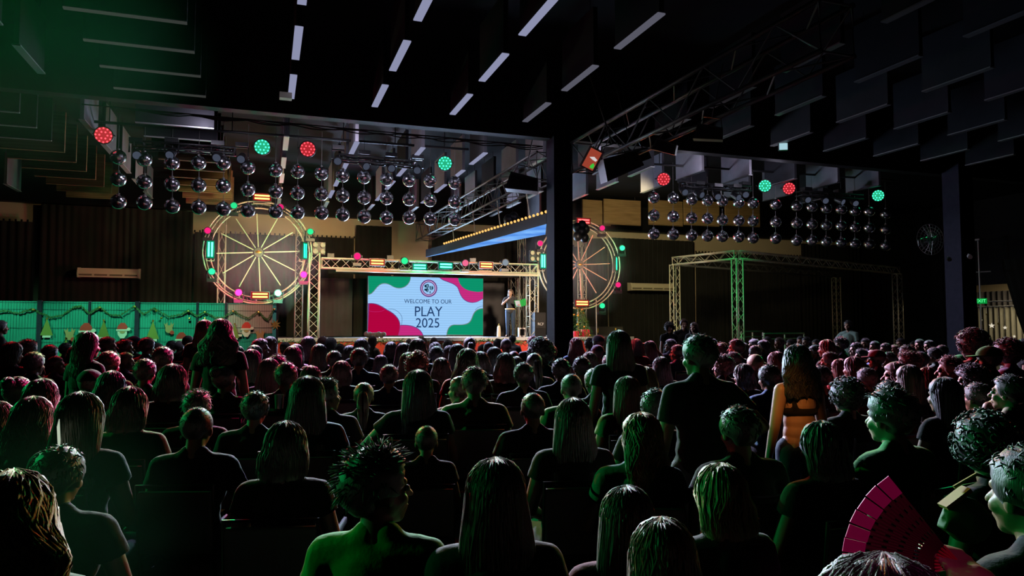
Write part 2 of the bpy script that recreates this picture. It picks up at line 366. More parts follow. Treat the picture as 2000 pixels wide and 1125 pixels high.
put('tinsel_garland', g.mesh('tinsel_garland', M['leaf']), st, kind='stuff')
# backdrop on stage
curtain(atY(626,600,26.0).x, atY(688,600,26.0).x, SZ+.02, 3.35, 26.0, M['curtain_grey'], 'stage_drape', label='grey pleated stage drape left of the big screen', per=.3)
curtain(atY(690,600,25.9).x, atY(722,600,25.9).x, SZ+.02, 3.35, 25.9, M['curtain'], 'stage_drape', label='narrow black drape touching the left side of the screen', per=.3, seed=3)
curtain(atY(944,600,25.9).x, atY(985,600,25.9).x, SZ+.02, 3.35, 25.9, M['curtain_grey'], 'stage_drape', label='grey drape between the big screen and the presenter', per=.4, seed=4)
curtain(atY(560,600,26.1).x, atY(624,600,26.1).x, SZ+.02, 3.4, 26.1, M['curtain'], 'stage_drape', label='black stage drape behind the left truss tower', per=.3, seed=5)

# ---------------------------------------------------------------- LED screen
SYc = 25.0; a0 = atY(719, 539, SYc); a1 = atY(943, 655, SYc)
sx0, sx1, sz0, sz1 = a0.x, a1.x, 1.33, 3.385
W_, H_ = sx1-sx0, sz1-sz0
scr = empty('led_screen', ((sx0+sx1)/2, SYc, SZ), label='large glowing stage screen reading WELCOME TO OUR PLAY 2025', cat='screen')
put('cabinet', MB().box((0, .09, (sz0+sz1)/2-SZ), (W_+.04, .16, H_+.04)).mesh('cabinet', M['plastic']), scr)
put('stand_rail', MB().box((0, .05, .02), (W_, .2, .04)).mesh('stand_rail', M['plastic']), scr)
def stripes(name, c, st=1.0, dark=.86):
    m = bpy.data.materials.new(name); m.use_nodes = True; nt = m.node_tree; nt.nodes.clear()
    tc = nt.nodes.new('ShaderNodeTexCoord'); sp = nt.nodes.new('ShaderNodeSeparateXYZ'); nt.links.new(tc.outputs['Object'], sp.inputs[0])
    mu = nt.nodes.new('ShaderNodeMath'); mu.operation = 'MULTIPLY'; mu.inputs[1].default_value = 75; nt.links.new(sp.outputs[2], mu.inputs[0])
    si = nt.nodes.new('ShaderNodeMath'); si.operation = 'SINE'; nt.links.new(mu.outputs[0], si.inputs[0])
    mr = nt.nodes.new('ShaderNodeMapRange'); mr.inputs[1].default_value = -1; mr.inputs[3].default_value = dark*st; mr.inputs[4].default_value = st; nt.links.new(si.outputs[0], mr.inputs[0])
    e = nt.nodes.new('ShaderNodeEmission'); e.inputs[0].default_value = (*c, 1); nt.links.new(mr.outputs[0], e.inputs[1])
    o = nt.nodes.new('ShaderNodeOutputMaterial'); nt.links.new(e.outputs[0], o.inputs[0]); return m
bg = stripes('screen_sky_blue', lin(158,208,255)); gr = stripes('screen_green', lin(12,148,108), 1, .93); rd = stripes('screen_crimson', lin(178,4,62), 1, .95)
mg = stripes('screen_magenta', lin(200,44,128), 1, .9); nv = emat('screen_navy', lin(28,58,104), 1); pu = emat('screen_purple', lin(105,62,130), 1); gy = emat('screen_grey_edge', lin(110,130,125), 1)
lp = emat('screen_pale_pink', lin(215,185,225), 1)
def uv(u, v): return ((u-135)/(1700-135)-.5)*W_, sz1-SZ-(v-140)/(945-140)*H_
def patch(name, pts, m, dy, par=scr):
    q = [uv(*p) for p in pts]
    mb = MB().prism(q, 0, -.004, lambda x, y, z: (x, dy+z, y)); return put(name, mb.mesh(name, m), par)
def bez(pts, n=14):
    out = []
    for i in range(0, len(pts)-3, 3):
        p0, p1, p2, p3 = pts[i:i+4]
        for k in range(n): t = k/n; out.append(tuple((1-t)**3*a+3*(1-t)**2*t*b+3*(1-t)*t*t*c+t**3*d for a, b, c, d in zip(p0, p1, p2, p3)))
    out.append(pts[-1]); return out
put('picture', MB().box((0, 0, (sz0+sz1)/2-SZ), (W_, .01, H_)).mesh('picture', bg), scr)
def off(c, d): return [(x+d[0], y+d[1]) for x, y in c]
tl = bez([(135,395),(220,400),(240,240),(350,240),(440,240),(460,310),(560,300),(640,290),(700,215),(695,140)])
patch('green_wave_edge', tl+[(135,140)], gy, -.006); patch('green_wave', off(tl,(-4,-8))[1:-1]+[(688,140),(135,140)], gr, -.010)
bl = bez([(122+13,510),(260,490),(330,560),(400,600),(500,650),(560,730),(560,800),(560,880),(540,920),(535,945)])
pk = bez([(535,945),(545,900),(550,850),(560,810),(680,800),(820,830),(865,945)])
patch('magenta_hill_edge', off(pk,(4,-9))[1:-1]+[(872,945),(540,945)], pu, -.006); patch('magenta_hill', pk, mg, -.010)
patch('crimson_wave_edge', bl+[(135,945)], pu, -.014); patch('crimson_wave', off(bl,(-6,9))[1:-1]+[(529,945),(135,945)], rd, -.018)
br = bez([(1187,945),(1195,850),(1230,795),(1300,795),(1400,795),(1480,800),(1520,740),(1560,680),(1550,570),(1700,562)])
patch('green_corner_edge', br+[(1700,945)], gy, -.006); patch('green_corner', off(br,(8,8))[1:-1]+[(1700,572),(1700,945)], gr, -.010)
tm = bez([(1085,140),(1150,210),(1300,200),(1345,290),(1370,360),(1400,480),(1545,488),(1620,485),(1660,450),(1700,430)])
patch('magenta_wave_edge', tm+[(1700,140)], pu, -.006); patch('magenta_wave', off(tm,(5,-8))[1:-1]+[(1700,422),(1700,140),(1095,140)], mg, -.010)
tg = bez([(1345,140),(1370,300),(1500,320),(1600,330),(1640,335),(1680,325),(1700,320)]); patch('green_top_corner', tg+[(1700,140)], gr, -.014)
def curve_line(name, pts, m, wd, dy):
    c = bez(pts, 12); q = []
    for i, p in enumerate(c):
        a = c[min(i+1, len(c)-1)]; b = c[max(i-1, 0)]; dx, dz = a[0]-b[0], a[1]-b[1]; l = hypot(dx, dz) or 1
        q.append((p[0]-dz/l*wd, p[1]+dx/l*wd, p[0]+dz/l*wd, p[1]-dx/l*wd))
    patch(name, [(a, b) for a, b, _, _ in q]+[(c_, d) for _, _, c_, d in reversed(q)], m, dy)
curve_line('thin_blue_curve', [(400,590),(500,560),(590,660),(585,720),(585,760),(580,790),(575,810)], nv, 2, -.006)
curve_line('thin_blue_curve', [(1590,590),(1610,560),(1650,535),(1700,530)], nv, 2, -.006)
curve_line('thin_pink_curve', [(150,610),(200,630),(290,630),(350,600)], mg, 2, -.024)
def ring(name, cx, cy, r0, r1, m, dy, n=40):
    k = (945-140)/H_ / ((1700-135)/W_)
    o = [(cx+r1*cos(2*pi*i/n), cy+r1*k*sin(2*pi*i/n)) for i in range(n+1)]; i_ = [(cx+r0*cos(2*pi*i/n), cy+r0*k*sin(2*pi*i/n)) for i in range(n+1)]
    vs = []; q = [uv(*p) for p in o+i_]
    mb = MB(); mb.add([(x, dy, z) for x, z in q], [(i, i+1, n+2+i, n+1+i) for i in range(n)]); return put(name, mb.mesh(name, m), scr)
ring('emblem_ring', 940, 292, 100, 117, pu, -.012); ring('emblem_ring', 940, 292, 92, 101, lp, -.012); ring('emblem_ring', 940, 292, 80, 92, pu, -.012)
ring('emblem_spots', 940, 292, 102, 112, lp, -.010)
dk = emat('screen_dark_teal', lin(16,52,70), 1)
for nm, pts in (('emblem_mark', [(880,250),(905,240),(915,232),(940,236),(942,275),(925,290),(905,282),(885,278)]), ('emblem_mark', [(950,262),(1000,262),(1003,300),(985,318),(955,310)]),
                ('emblem_mark', [(880,300),(905,296),(925,290),(938,300),(935,340),(915,345),(905,330),(882,322)]), ('emblem_mark', [(955,330),(966,330),(964,362),(953,362)])):
    patch(nm, pts, dk, -.014)
def text(body, size, par, loc, m, name='lettering', rot=(pi/2,0,0), ext=.002, align='CENTER', sx=1):
    cu = bpy.data.curves.new(name, 'FONT'); cu.body = body; cu.size = size; cu.align_x = align; cu.align_y = 'CENTER'; cu.extrude = ext
    o = bpy.data.objects.new(name, cu); C.objects.link(o); dg = bpy.context.evaluated_depsgraph_get()
    me = bpy.data.meshes.new_from_object(o.evaluated_get(dg)); bpy.data.objects.remove(o); me.materials.clear(); me.materials.append(m)
    ob = put(name, me, par, loc, rot); ob.scale = (sx, 1, 1); return ob
for s_, sz_, (u_, v_), sx_ in (('B', .11, (920,262), 1), ('E', .15, (977,290), 1), ('i', .13, (922,322), 1)):
    x, z = uv(u_, v_); text(s_, sz_, scr, (x, -.020, z), bg, 'emblem_letter')
for s_, sz_, (u_, v_), sx_ in (('WELCOME TO OUR', .205, (933,478), .93), ('PLAY', .50, (936,622), .90), ('2025', .475, (930,780), .93)):
    x, z = uv(u_, v_); text(s_, sz_, scr, (x, -.022, z), nv, 'lettering', sx=sx_)
area((5.4, 24.8, 2.4), (5.4, 10, 1.4), (.5, .68, 1), 1000, 4, 2)  # added lamp that strengthens the screen's light on the crowd

# ---------------------------------------------------------------- truss builder
def truss(p0, p1, w_, h_, m, label, cat='truss', step=.45, r=.025, lr=.011, rung=False, name='box_truss', group=None):
    p0 = V(p0); p1 = V(p1); d = p1-p0; L = d.length; q = d.to_track_quat('X', 'Z')
    t = empty(name, p0, q.to_euler(), label, cat, group)
    ofs = [(-w_/2, -h_/2), (w_/2, -h_/2), (w_/2, h_/2), (-w_/2, h_/2)]
    me = MB().tube((0,0,0), (L,0,0), r, n=8).mesh('chord', m, True)
    for a, b in ofs: put('chord', me, t, (0, a, b))
    n = max(2, round(L/step))
    for k in range(4):
        (a, b), (c, e) = ofs[k], ofs[(k+1) % 4]
        if rung and k in (0, 2):
            pass
        pts = [V((L*i/n, a if i % 2 == 0 else c, b if i % 2 == 0 else e)) for i in range(n+1)]
        put('lacing', MB().path(pts, lr, 5).mesh('lacing', m), t)
    if rung:
        rm = MB().tube((0, -w_/2, 0), (0, w_/2, 0), lr*1.2, n=5).mesh('rung', m)
        for i in range(n+1):
            put('rung', rm, t, (L*i/n, 0, -h_/2)); put('rung', rm, t, (L*i/n, 0, h_/2))
    else:
        for e_ in (.02, L-.02):
            fr = MB().path([(e_, a, b) for a, b in ofs], lr*1.6, 5, True); put('end_frame', fr.mesh('end_frame', m), t)
    return t
TY = 22.9
tl0 = atY(627, 519, TY); tr0 = atY(1047, 528, TY)
truss((tl0.x, TY, 3.6), (tr0.x, TY, 3.6), .3, .3, M['truss'], 'long pale box truss spanning the top of the stage', step=.3)
put('cable_tray', MB().box((0,0,0), (atY(1047,535,TY).x-atY(655,530,TY).x, .1, .07)).mesh('cable_tray', M['truss']), loc=((atY(1047,535,TY).x+atY(655,530,TY).x)/2, TY-.25, 3.37), label='thin cream batten hung just below the long stage truss', cat='batten')
curtain(atY(640,600,24.9).x, atY(1030,600,24.9).x, 3.42, 3.62, 24.7, M['curtain'], 'stage_valance', label='black valance above the big screen', per=.5, amp=.02)
xt = atY(614, 600, TY).x; truss((xt-.02, TY, SZ), (xt-.02, TY, 3.9), .3, .3, M['truss'], 'pale truss tower at the left end of the stage truss', step=.3, rung=True, name='truss_tower')
xt2 = atY(583, 600, 24.0).x; truss((xt2, 24.0, SZ), (xt2, 24.0, 5.0), .22, .22, M['truss'], 'ladder tower behind the right rim of the left wheel', step=.26, rung=True, name='truss_tower', r=.018, lr=.008)
xt3 = atY(431, 600, 23.9).x; truss((xt3, 23.9, 0), (xt3, 23.9, 5.2), .3, .2, M['truss'], 'ladder tower behind the left rim of the left wheel', step=.5, rung=True, name='truss_tower', r=.018, lr=.008)
xt4 = atY(1040, 600, TY).x; truss((xt4, TY, SZ), (xt4, TY, 3.75), .3, .3, M['truss'], 'pale truss tower right of the presenter, at the right end of the stage truss', step=.34, rung=True, name='truss_tower')
xt5 = atY(1003, 600, 25.3).x; truss((xt5, 25.3, SZ), (xt5, 25.3, 3.9), .3, .3, M['truss'], 'truss tower right behind the presenter', step=.5, rung=True, name='truss_tower', r=.02, lr=.008)
xt6 = atY(1137, 600, 24.2).x; truss((xt6, 24.2, SZ), (xt6, 24.2, 4.9), .3, .2, M['truss'], 'ladder tower behind the hub of the right wheel', step=.5, rung=True, name='truss_tower', r=.018, lr=.008)
xt7 = atY(1019, 600, 24.8).x; truss((xt7, 24.8, SZ), (xt7, 24.8, 5.0), .22, .22, M['truss'], 'thin ladder tower between presenter and black speaker', step=.6, rung=True, name='truss_tower', r=.016, lr=.007)
# roof trusses on the column line
truss((c1.x-.05, 14.5, 5.15), (c1.x-.35, 26.3, 5.15), .5, .6, M['truss_dark'], 'roof truss running from the mid-hall column back over the stage', step=.5, r=.03, lr=.012)
truss((6.35, 6.6, 5.15), (6.25, 13.6, 5.15), .5, .62, M['truss_black'], 'unlit roof truss running forward from the mid-hall column', step=.8, r=.035, lr=.014)
# goal-post frame on the right
A_ = V((14.35, 19.4, 3.95)); B_ = V((13.65, 22.0, 3.95)); Cc = V((24.6, 22.7, 3.95)); D_ = V((23.9, 25.3, 3.95))
truss(B_, A_, .25, .25, M['truss'], 'short side truss of the goal frame on the right', step=.3, r=.02, lr=.008)
truss(A_, Cc, .25, .25, M['truss'], 'long front top truss of the goal frame on the right', step=.33, r=.02, lr=.008)
truss(B_, D_, .25, .25, M['truss_dark'], 'dark rear top truss of the goal frame on the right', step=.33, r=.02, lr=.008)
for p, lb in ((A_, 'near corner tower of the goal frame, lit green'), (B_, 'far left tower of the goal frame, beside the air unit'), (Cc, 'right tower of the goal frame, near the second column'), (D_, 'rear right tower of the goal frame in the dark')):
    truss((p.x, p.y, 0), (p.x, p.y, 3.83), .25, .25, M['truss'], lb, step=.3, r=.02, lr=.008, name='truss_tower')
spot((12.2, 17.2, 4.9), (14.3, 19.4, 2.6), GREEN, 300, 50, .7)
point((13.2, 21.3, 1.2), (1, .8, .35), 14)

# ---------------------------------------------------------------- light fixtures
def par(loc, aim, col, label, r=.17, st=3.2):
    d = V(aim)-V(loc); t = empty('par_light', loc, d.to_track_quat('-Z', 'Y').to_euler(), label, 'stage light', 'coloured lights on the overhead pipes')
    put('housing', MB().tube((0,0,.0), (0,0,.22), r, r*.75, 20).mesh('housing', M['plastic'], False), t)
    put('rim', MB().path([(cos(a*pi/12)*r, sin(a*pi/12)*r, -.005) for a in range(24)], .012, 6, True).mesh('rim', M['plastic']), t)
    put('yoke', MB().path([(-r-.03, 0, .08), (-r-.03, 0, .30), (0, 0, .36), (r+.03, 0, .30), (r+.03, 0, .08)], .012, 6).mesh('yoke', M['pipe']), t)
    put('clamp', MB().box((0,0,.40), (.05,.06,.1)).mesh('clamp', M['pipe']), t)
    g_ = MB()
    for rr, n in ((r*.82, 12), (r*.42, 6)):
        for k in range(n): a = 2*pi*k/n; g_.ell((cos(a)*rr, sin(a)*rr, -.012), (.017,.017,.01), 8, 4)
    put('diodes', g_.mesh('diodes', glow(col, st)), t, kind='stuff')
    gl = MB().tube((0,0,-.004), (0,0,-.002), r*.96, n=20); put('front_lens', gl.mesh('front_lens', glow(tuple(c*.8 for c in col), .55)), t)
    return t
Gc = (.05, 1, .5); Rc = (1, .05, .07)
for p, c_, lb in ((pL[0], Rc, 'red light at the far left end of the overhead pipe'), (pL[1], Gc, 'green light above the left ferris wheel'), (pL[2], Rc, 'red light right of the green one over the left wheel'), (pL[3], Gc, 'green light at the right end of the left ball cluster'),
                  (pR[0], Rc, 'red light at the left end of the right ball cluster'), (pR[1], Gc, 'green light over the middle of the right ball cluster'), (pR[2], Rc, 'red light over the middle of the right ball cluster'), (pR[3], Gc, 'tilted green light at the right end of the right ball cluster')):
    par(p, (p.x*.35, 3, 1.5), c_, lb)
def bar(loc, yaw, col, vert, label, L=.5, core=None, sc=1, st=3):
    t = empty('strobe_bar', loc, (0, 0, yaw), label, 'stage light', 'glowing strobe bars around the stage')
    a, b = (.2, L) if vert else (L, .2)
    put('housing', MB().box((0, .05, 0), (a+.04, .1, b+.04)).mesh('housing', M['plastic']), t)
    put('bracket', MB().path([(-a/2, .1, -b/2), (-a/2, .14, -b/2-.07), (a/2, .14, -b/2-.07), (a/2, .1, -b/2)], .012, 5).mesh('bracket', M['truss']), t)
    for s_ in (-1, 1):
        e = MB().box((s_*.045 if vert else 0, -.006, 0 if vert else s_*.045), ((.05, .012, b*.85) if vert else (a*.85, .012, .05)))
        put('tube_lens', e.mesh('tube_lens', glow(core or col, st)), t)
    put('face', MB().box((0, -.001, 0), (a, .004, b)).mesh('face', glow(tuple(c*.6 for c in col), .5)), t)
    point(V(loc)+V((-.0, -.22, 0)), col, 14 if not vert else 10, .1)
    return t
RB = (1, .02, .03); GB = (.0, 1, .45); OC = (1, .5, .12); TC = (.12, 1, .85)
WY = 22.9
for px, py, v_, cl, co, lb in ((512,385,0,RB,OC,'red strobe bar on top of the left wheel'), (411,487,1,GB,TC,'upright green strobe bar on the left rim of the left wheel'), (596,490,1,GB,(.02,.9,.5),'thin green strobe bar on the right rim of the left wheel'),
                               (508,577,0,RB,OC,'orange strobe bar at the foot of the left wheel'), (1140,432,0,RB,(1,.1,.1),'red strobe bar on top of the right wheel'), (1061,510,1,GB,TC,'upright green strobe bar left of the mid-hall column'),
                               (1204,515,1,GB,(.02,.9,.35),'green strobe bar on the right rim of the right wheel'), (1137,592,0,RB,OC,'red strobe bar at the foot of the right wheel')):
    bar(atY(px, py, WY-.25), 0 if px not in (596,1204) else .9*(1), cl, v_, lb, core=co)
for px, py, cl, co, lb in ((737,512,RB,OC,'red strobe bar on the left part of the stage truss'), (820,521,GB,TC,'green strobe bar left of the middle of the stage truss'), (871,519,GB,TC,'green strobe bar right of the middle of the stage truss'), (950,518,RB,OC,'red strobe bar on the right part of the stage truss')):
    bar(atY(px, py, TY-.3), 0, cl, 0, lb, L=.45, core=co)
def moving_head(loc, aim, col, label, st=3, r=.11, base=-1, lamp=0, cat='stage light'):
    loc = V(loc); t = empty('moving_head', loc, (0,0,0), label, cat, 'moving head lights')
    q = (V(aim)-loc).to_track_quat('-Z', 'Y').to_matrix()
    hd = MB().tube(q @ V((0,0,-.12)), q @ V((0,0,.10)), r, r*.8, 14).ell(q @ V((0,0,.1)), r*.8, 12, 6)
    h = put('head', hd.mesh('head', M['plastic']), t)
    put('lens', MB().tube(q @ V((0,0,-.126)), q @ V((0,0,-.121)), r*.8, n=16).mesh('lens', glow(col, st)), h)
    put('yoke', MB().path([(-r-.03,0,.02), (-r-.03,0,base*-.0+base*.22), (r+.03,0,base*.22), (r+.03,0,.02)], .02, 6).mesh('yoke', M['plastic']), t)
    put('base', MB().box((0,0,base*.27), (.26,.2,.09)).mesh('base', M['plastic']), t)
    if lamp: point(loc+q@V((0,0,-.25)), col, lamp*(9 if lamp > 15 else 1.5), .05)
    return t
PK = (1, .02, .22); GG = (.03, 1, .35)
for px, py, c_, st_, lp_, lb in ((406,450,PK,1.0,3,'moving head with pink lens on upper left of the left wheel'), (606,452,GG,1.0,4,'moving head with green lens on upper right of the left wheel'), (414,530,GG,1.5,6,'green moving head on lower left of the left wheel'),
                                 (466,571,PK,5,26,'bright pink moving head at lower left of the left wheel'), (543,572,(.2,1,.5),8,34,'bright green moving head at lower right of the left wheel'), (593,536,PK,5,20,'bright pink moving head on the right of the left wheel'),
                                 (457,401,GG,.8,3,'small green moving head at the top left of the left wheel'), (548,404,PK,.8,2,'small pink moving head at the top right of the left wheel'),
                                 (1175,445,PK,1.0,3,'pink moving head at the top right of the right wheel'), (1214,484,GG,2,8,'green moving head on the right of the right wheel'), (1206,556,PK,.9,4,'pink moving head on lower right of the right wheel'),
                                 (1175,597,GG,1.2,5,'green moving head at the foot of the right wheel'), (1054,475,PK,1,4,'pink moving head on the left of the right wheel')):
    p = atY(px, py, WY-.12); moving_head(p, (p.x*.6, 4, 1.2), c_, lb, st_, lamp=lp_)
for px, py, c_, lb in ((697,503,PK,'pink moving head at the left of the stage truss'), (789,512,GG,'green moving head in the middle of the stage truss'), (907,516,(.9,.15,.3),'moving head with reddish lens on the stage truss'), (985,515,(.25,.3,.35),'unlit moving head near the right end of the stage truss')):
    p = atY(px, py, TY-.1); moving_head(p+V((0,0,.05)), (p.x, 8, 1.2), c_, lb, 1, r=.13, lamp=3 if px < 900 else 0)  # even the unlit head has a faint glow put into its lens
def blinder(loc, label):
    t = empty('blinder', loc, (0,0,0), label, 'stage light')
    put('frame', MB().box((0,.06,0), (.38,.08,.38)).mesh('frame', M['plastic']), t)
    for a in (-1, 1):
        for b in (-1, 1):
            cup = put('cup', MB().tube((a*.11, .02, b*.1), (a*.11, -.06, b*.1), .04, .075, 14, False).mesh('cup', M['truss']), t)
            put('bulb', MB().ell((a*.11, -.02, b*.1), .05, 10, 6).mesh('bulb', glow((1,.8,.4), .75)), cup)
blinder(atY(623, 485, TY-.1), 'four-lamp blinder above the left stage tower'); blinder(atY(1045, 500, TY-.1), 'four-lamp blinder above the right stage tower')
for px, py, lb in ((646,495,'left'), (762,500,'middle'), (923,508,'right')):
    put('connector_box', MB().box((0,0,0), (.2,.1,.14)).box((0,-.055,.02), (.15,.01,.02)).mesh('connector_box', M['plastic']), loc=(atY(px,py,TY).x, TY, 3.84), label=f'small black connector box on the {lb} part of the stage truss', cat='box')

# ---------------------------------------------------------------- ferris wheels
def wheel(cx, cz, label, spoke_m, legs=(-2.1, -1.57, -1.04), bz=0, fx=0, fw=2.2):
    t = empty('ferris_wheel', (cx, WY, 0), label=label, cat='ferris wheel')
    for r_, y_ in ((1.55, -.08), (1.36, .08), (1.49, .1)):
        put('rim', MB().path([(cos(2*pi*k/72)*r_, y_, cz+sin(2*pi*k/72)*r_) for k in range(72)], .022, 8, True).mesh('rim', M['truss'], True), t)
    z_ = MB().path([(cos(2*pi*k/48)*(1.55 if k % 2 else 1.36), (-.08 if k % 2 else .08), cz+sin(2*pi*k/48)*(1.55 if k % 2 else 1.36)) for k in range(48)], .008, 5, True)
    put('rim_lacing', z_.mesh('rim_lacing', M['truss_dark']), t)
    put('hub', MB().tube((0,-.1,cz), (0,.1,cz), .13, n=20).mesh('hub', M['truss_dark']), t)
    put('hub_cap', MB().ell((0,-.11,cz), (.1,.03,.04), 14, 6).mesh('hub_cap', M['gold']), t)
    for k in range(12):
        a = 2*pi*k/12+.06
        put('spoke', MB().box((0,0,0), (1.02, .026, .026), Matrix.Rotation(-a, 3, 'Y')).mesh('spoke', spoke_m), t, (cos(a)*.67, -.02, cz+sin(a)*.67))
    for a in legs:
        put('support_leg', MB().tube((cos(a)*1.4, .12, cz+sin(a)*1.4), (cos(a)*1.5, .2, bz+.02), .02, n=6).mesh('support_leg', M['truss']), t)
    put('foot_beam', MB().box((fx, .2, bz+.03), (fw, .5, .06)).mesh('foot_beam', M['truss_dark']), t)
M['spoke'] = mat('green_lit_spoke', (.55,.8,.5), .4); M['spoke_r'] = mat('red_lit_spoke', (.85,.45,.35), .4)  # cream spokes with the green and red light put into their colour
wl = atY(505, 493, WY); wr_ = atY(1131, 517, WY)
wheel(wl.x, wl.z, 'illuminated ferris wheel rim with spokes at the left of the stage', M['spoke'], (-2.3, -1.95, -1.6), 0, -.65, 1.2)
wheel(wr_.x, wr_.z, 'ferris wheel rim with red-lit spokes half behind the mid-hall column', M['spoke_r'], (-2.1, -1.57, -1.04), SZ)
point((wl.x+.3, WY-1.0, wl.z-.2), (.3, 1, .35), 16, .2); point((wr_.x+.1, WY-1.0, wr_.z-.2), (1, .35, .25), 22, .2)  # lamps added before both wheels to brighten the spokes

# ---------------------------------------------------------------- LED canopy strip
z4 = 4.0
q = [(5.15, 24.0), (5.4, 22.3), (6.15, 15.4), (6.8, 17.1)]
cn = empty('led_canopy', (6, 19, z4), label='long blue glowing banner slanting under the roof truss beside the column', cat='screen')
ql = [(x-6, y-19) for x, y in q]
put('casing', MB().prism(ql, .01, .26, lambda x, y, z: (x, y, z)).mesh('casing', M['black']), cn)
cm = bpy.data.materials.new('blue_banner_picture'); cm.use_nodes = True; nt = cm.node_tree; nt.nodes.clear()
tc = nt.nodes.new('ShaderNodeTexCoord'); n = nt.nodes.new('ShaderNodeTexNoise'); n.inputs['Scale'].default_value = .9; n.inputs['Detail'].default_value = 3; nt.links.new(tc.outputs['Object'], n.inputs[0])
cr = nt.nodes.new('ShaderNodeValToRGB'); cr.color_ramp.elements[0].position = .35; cr.color_ramp.elements[0].color = (*lin(70,130,225), 1); cr.color_ramp.elements[1].position = .62; cr.color_ramp.elements[1].color = (*lin(130,190,255), 1)
e_ = cr.color_ramp.elements.new(.72); e_.color = (*lin(160,90,150), 1); nt.links.new(n.outputs['Fac'], cr.inputs[0])
e = nt.nodes.new('ShaderNodeEmission'); nt.links.new(cr.outputs[0], e.inputs[0]); o_ = nt.nodes.new('ShaderNodeOutputMaterial'); nt.links.new(e.outputs[0], o_.inputs[0])
put('picture', MB().prism(ql, 0, .008, lambda x, y, z: (x, y, z)).mesh('picture', cm), cn)
bm_ = MB().ell((0,0,0), .035, 8, 5).mesh('bulb', glow((1,.55,.15), 1.2))
for k in range(34):
    t_ = k/33; x = q[1][0]+(q[2][0]-q[1][0])*t_-6; y = q[1][1]+(q[2][1]-q[1][1])*t_-19
    put('bulb', bm_, cn, (x-.02, y-.02, .29))
for k in range(4):
    t_ = (k+.5)/4; x = q[1][0]+(q[2][0]-q[1][0])*t_-6; y = q[1][1]+(q[2][1]-q[1][1])*t_-19
    put('hanger', MB().tube((x,y,.26), (x-.1,y,1.0), .015, n=6).mesh('hanger', M['truss']), cn)

# ---------------------------------------------------------------- mirror balls
bme = MB().ell((0,0,0), .155, 28, 18).mesh('ball', M['mirror'])
rme = MB().tube((0,0,.15), (0,0,.31), .006, n=5).mesh('rod', M['truss_dark']); rml = MB().tube((0,0,.15), (0,0,.95), .006, n=5).mesh('rod', M['truss_dark'])
cme = MB().tube((0,0,.14), (0,0,.175), .03, n=8).mesh('cap', M['truss_dark'])
BY = 16.4
def balls(cols, side):
    for i, (px, ys) in enumerate(cols):
        for j, py in enumerate(ys):
            p = atY(px, py, BY)
            t = empty('mirror_ball', p, (0, 0, random.uniform(0, 3)), f'mirror ball in the {side} cluster, {("top","middle","bottom")[j]} row, {ORD[i]} column from its left', 'mirror ball', f'mirror balls of the {side} cluster')
            put('ball', bme, t, rot=(random.uniform(-.2,.2), random.uniform(-.2,.2), 0)); put('rod', rml if j == 0 else rme, t); put('cap', cme, t)
balls([(231,(307,350,394)), (282,(311,355,396)), (336,(318,360,403)), (388,(318,362,405)), (436,(318,363,408)), (484,(327,370,411)), (538,(332,374,413)), (581,(335,377,415)), (628,(339,379,416)), (669,(343,382,419)), (711,(346,386,423)), (755,(350,387,425)), (799,(352,389,425)), (840,(353,391,427)), (888,(357,394,428))], 'left')
balls([(1277,(386,421,457)), (1315,(387,423,458)), (1351,(390,426,460)), (1382,(392,427,461)), (1411,(393,430,462)), (1443,(396,431,463)), (1471,(397,432,465)), (1515,(399,434,466)), (1556,(402,436,470)), (1586,(404,438,470)), (1614,(407,440,472)), (1643,(409,441,474)), (1670,(412,444,476)), (1698,(413,445,477)), (1730,(418,448,480))], 'right')
# pipes above them
def pipe(p0, p1, label, r=.03, drops=0, dz=.9, cat='pipe'):
    t = empty('overhead_pipe', p0, label=label, cat=cat); p0 = V(p0); p1 = V(p1)
    put('pipe', MB().tube((0,0,0), p1-p0, r, n=8).mesh('pipe', M['pipe'], True), t)
    for k in range(drops):
        f = (k+.5)/drops; q_ = (p1-p0)*f; put('hanger', MB().tube(q_, q_+V((0,0,dz)), .012, n=5).mesh('hanger', M['pipe']), t)
    return t
pipe(atY(150,235,BY), atY(915,292,BY), 'black lighting pipe over the left ball cluster', drops=7)
pipe(atY(1240,318,BY), atY(1745,352,BY), 'black lighting pipe over the right ball cluster', drops=6)
def ladder_truss(px0, py0, px1, py1, label):
    a = atY(px0, py0, BY); b = atY(px1, py1, BY); truss(a, b, .25, .12, M['pipe'], label, step=.3, r=.02, lr=.009)
ladder_truss(262, 283, 460, 296, 'black light truss above the left third of the left ball cluster')
ladder_truss(660, 308, 812, 322, 'black light truss above the right third of the left ball cluster')
ladder_truss(1335, 362, 1462, 370, 'black light truss above the left part of the right ball cluster')
ladder_truss(1560, 378, 1680, 386, 'black light truss above the right part of the right ball cluster')
for i, (px, py) in enumerate(((266,300), (335,300), (425,305), (472,308), (660,312), (711,322), (763,326), (815,330), (1335,373), (1365,378), (1400,382), (1437,383), (1455,378), (1575,388), (1610,390), (1640,392), (1668,395))):
    p = atY(px, py, BY-.05); side = 'left' if px < 1000 else 'right'
    moving_head(p, (p.x+random.uniform(-4,4), 8, .5), (.05,.06,.09), f'small dark hanging light above the {side} ball cluster, {ORD[i if px < 1000 else i-8]} from its left', 1, r=.10, base=1)  # dark lenses carry a faint glow of their own

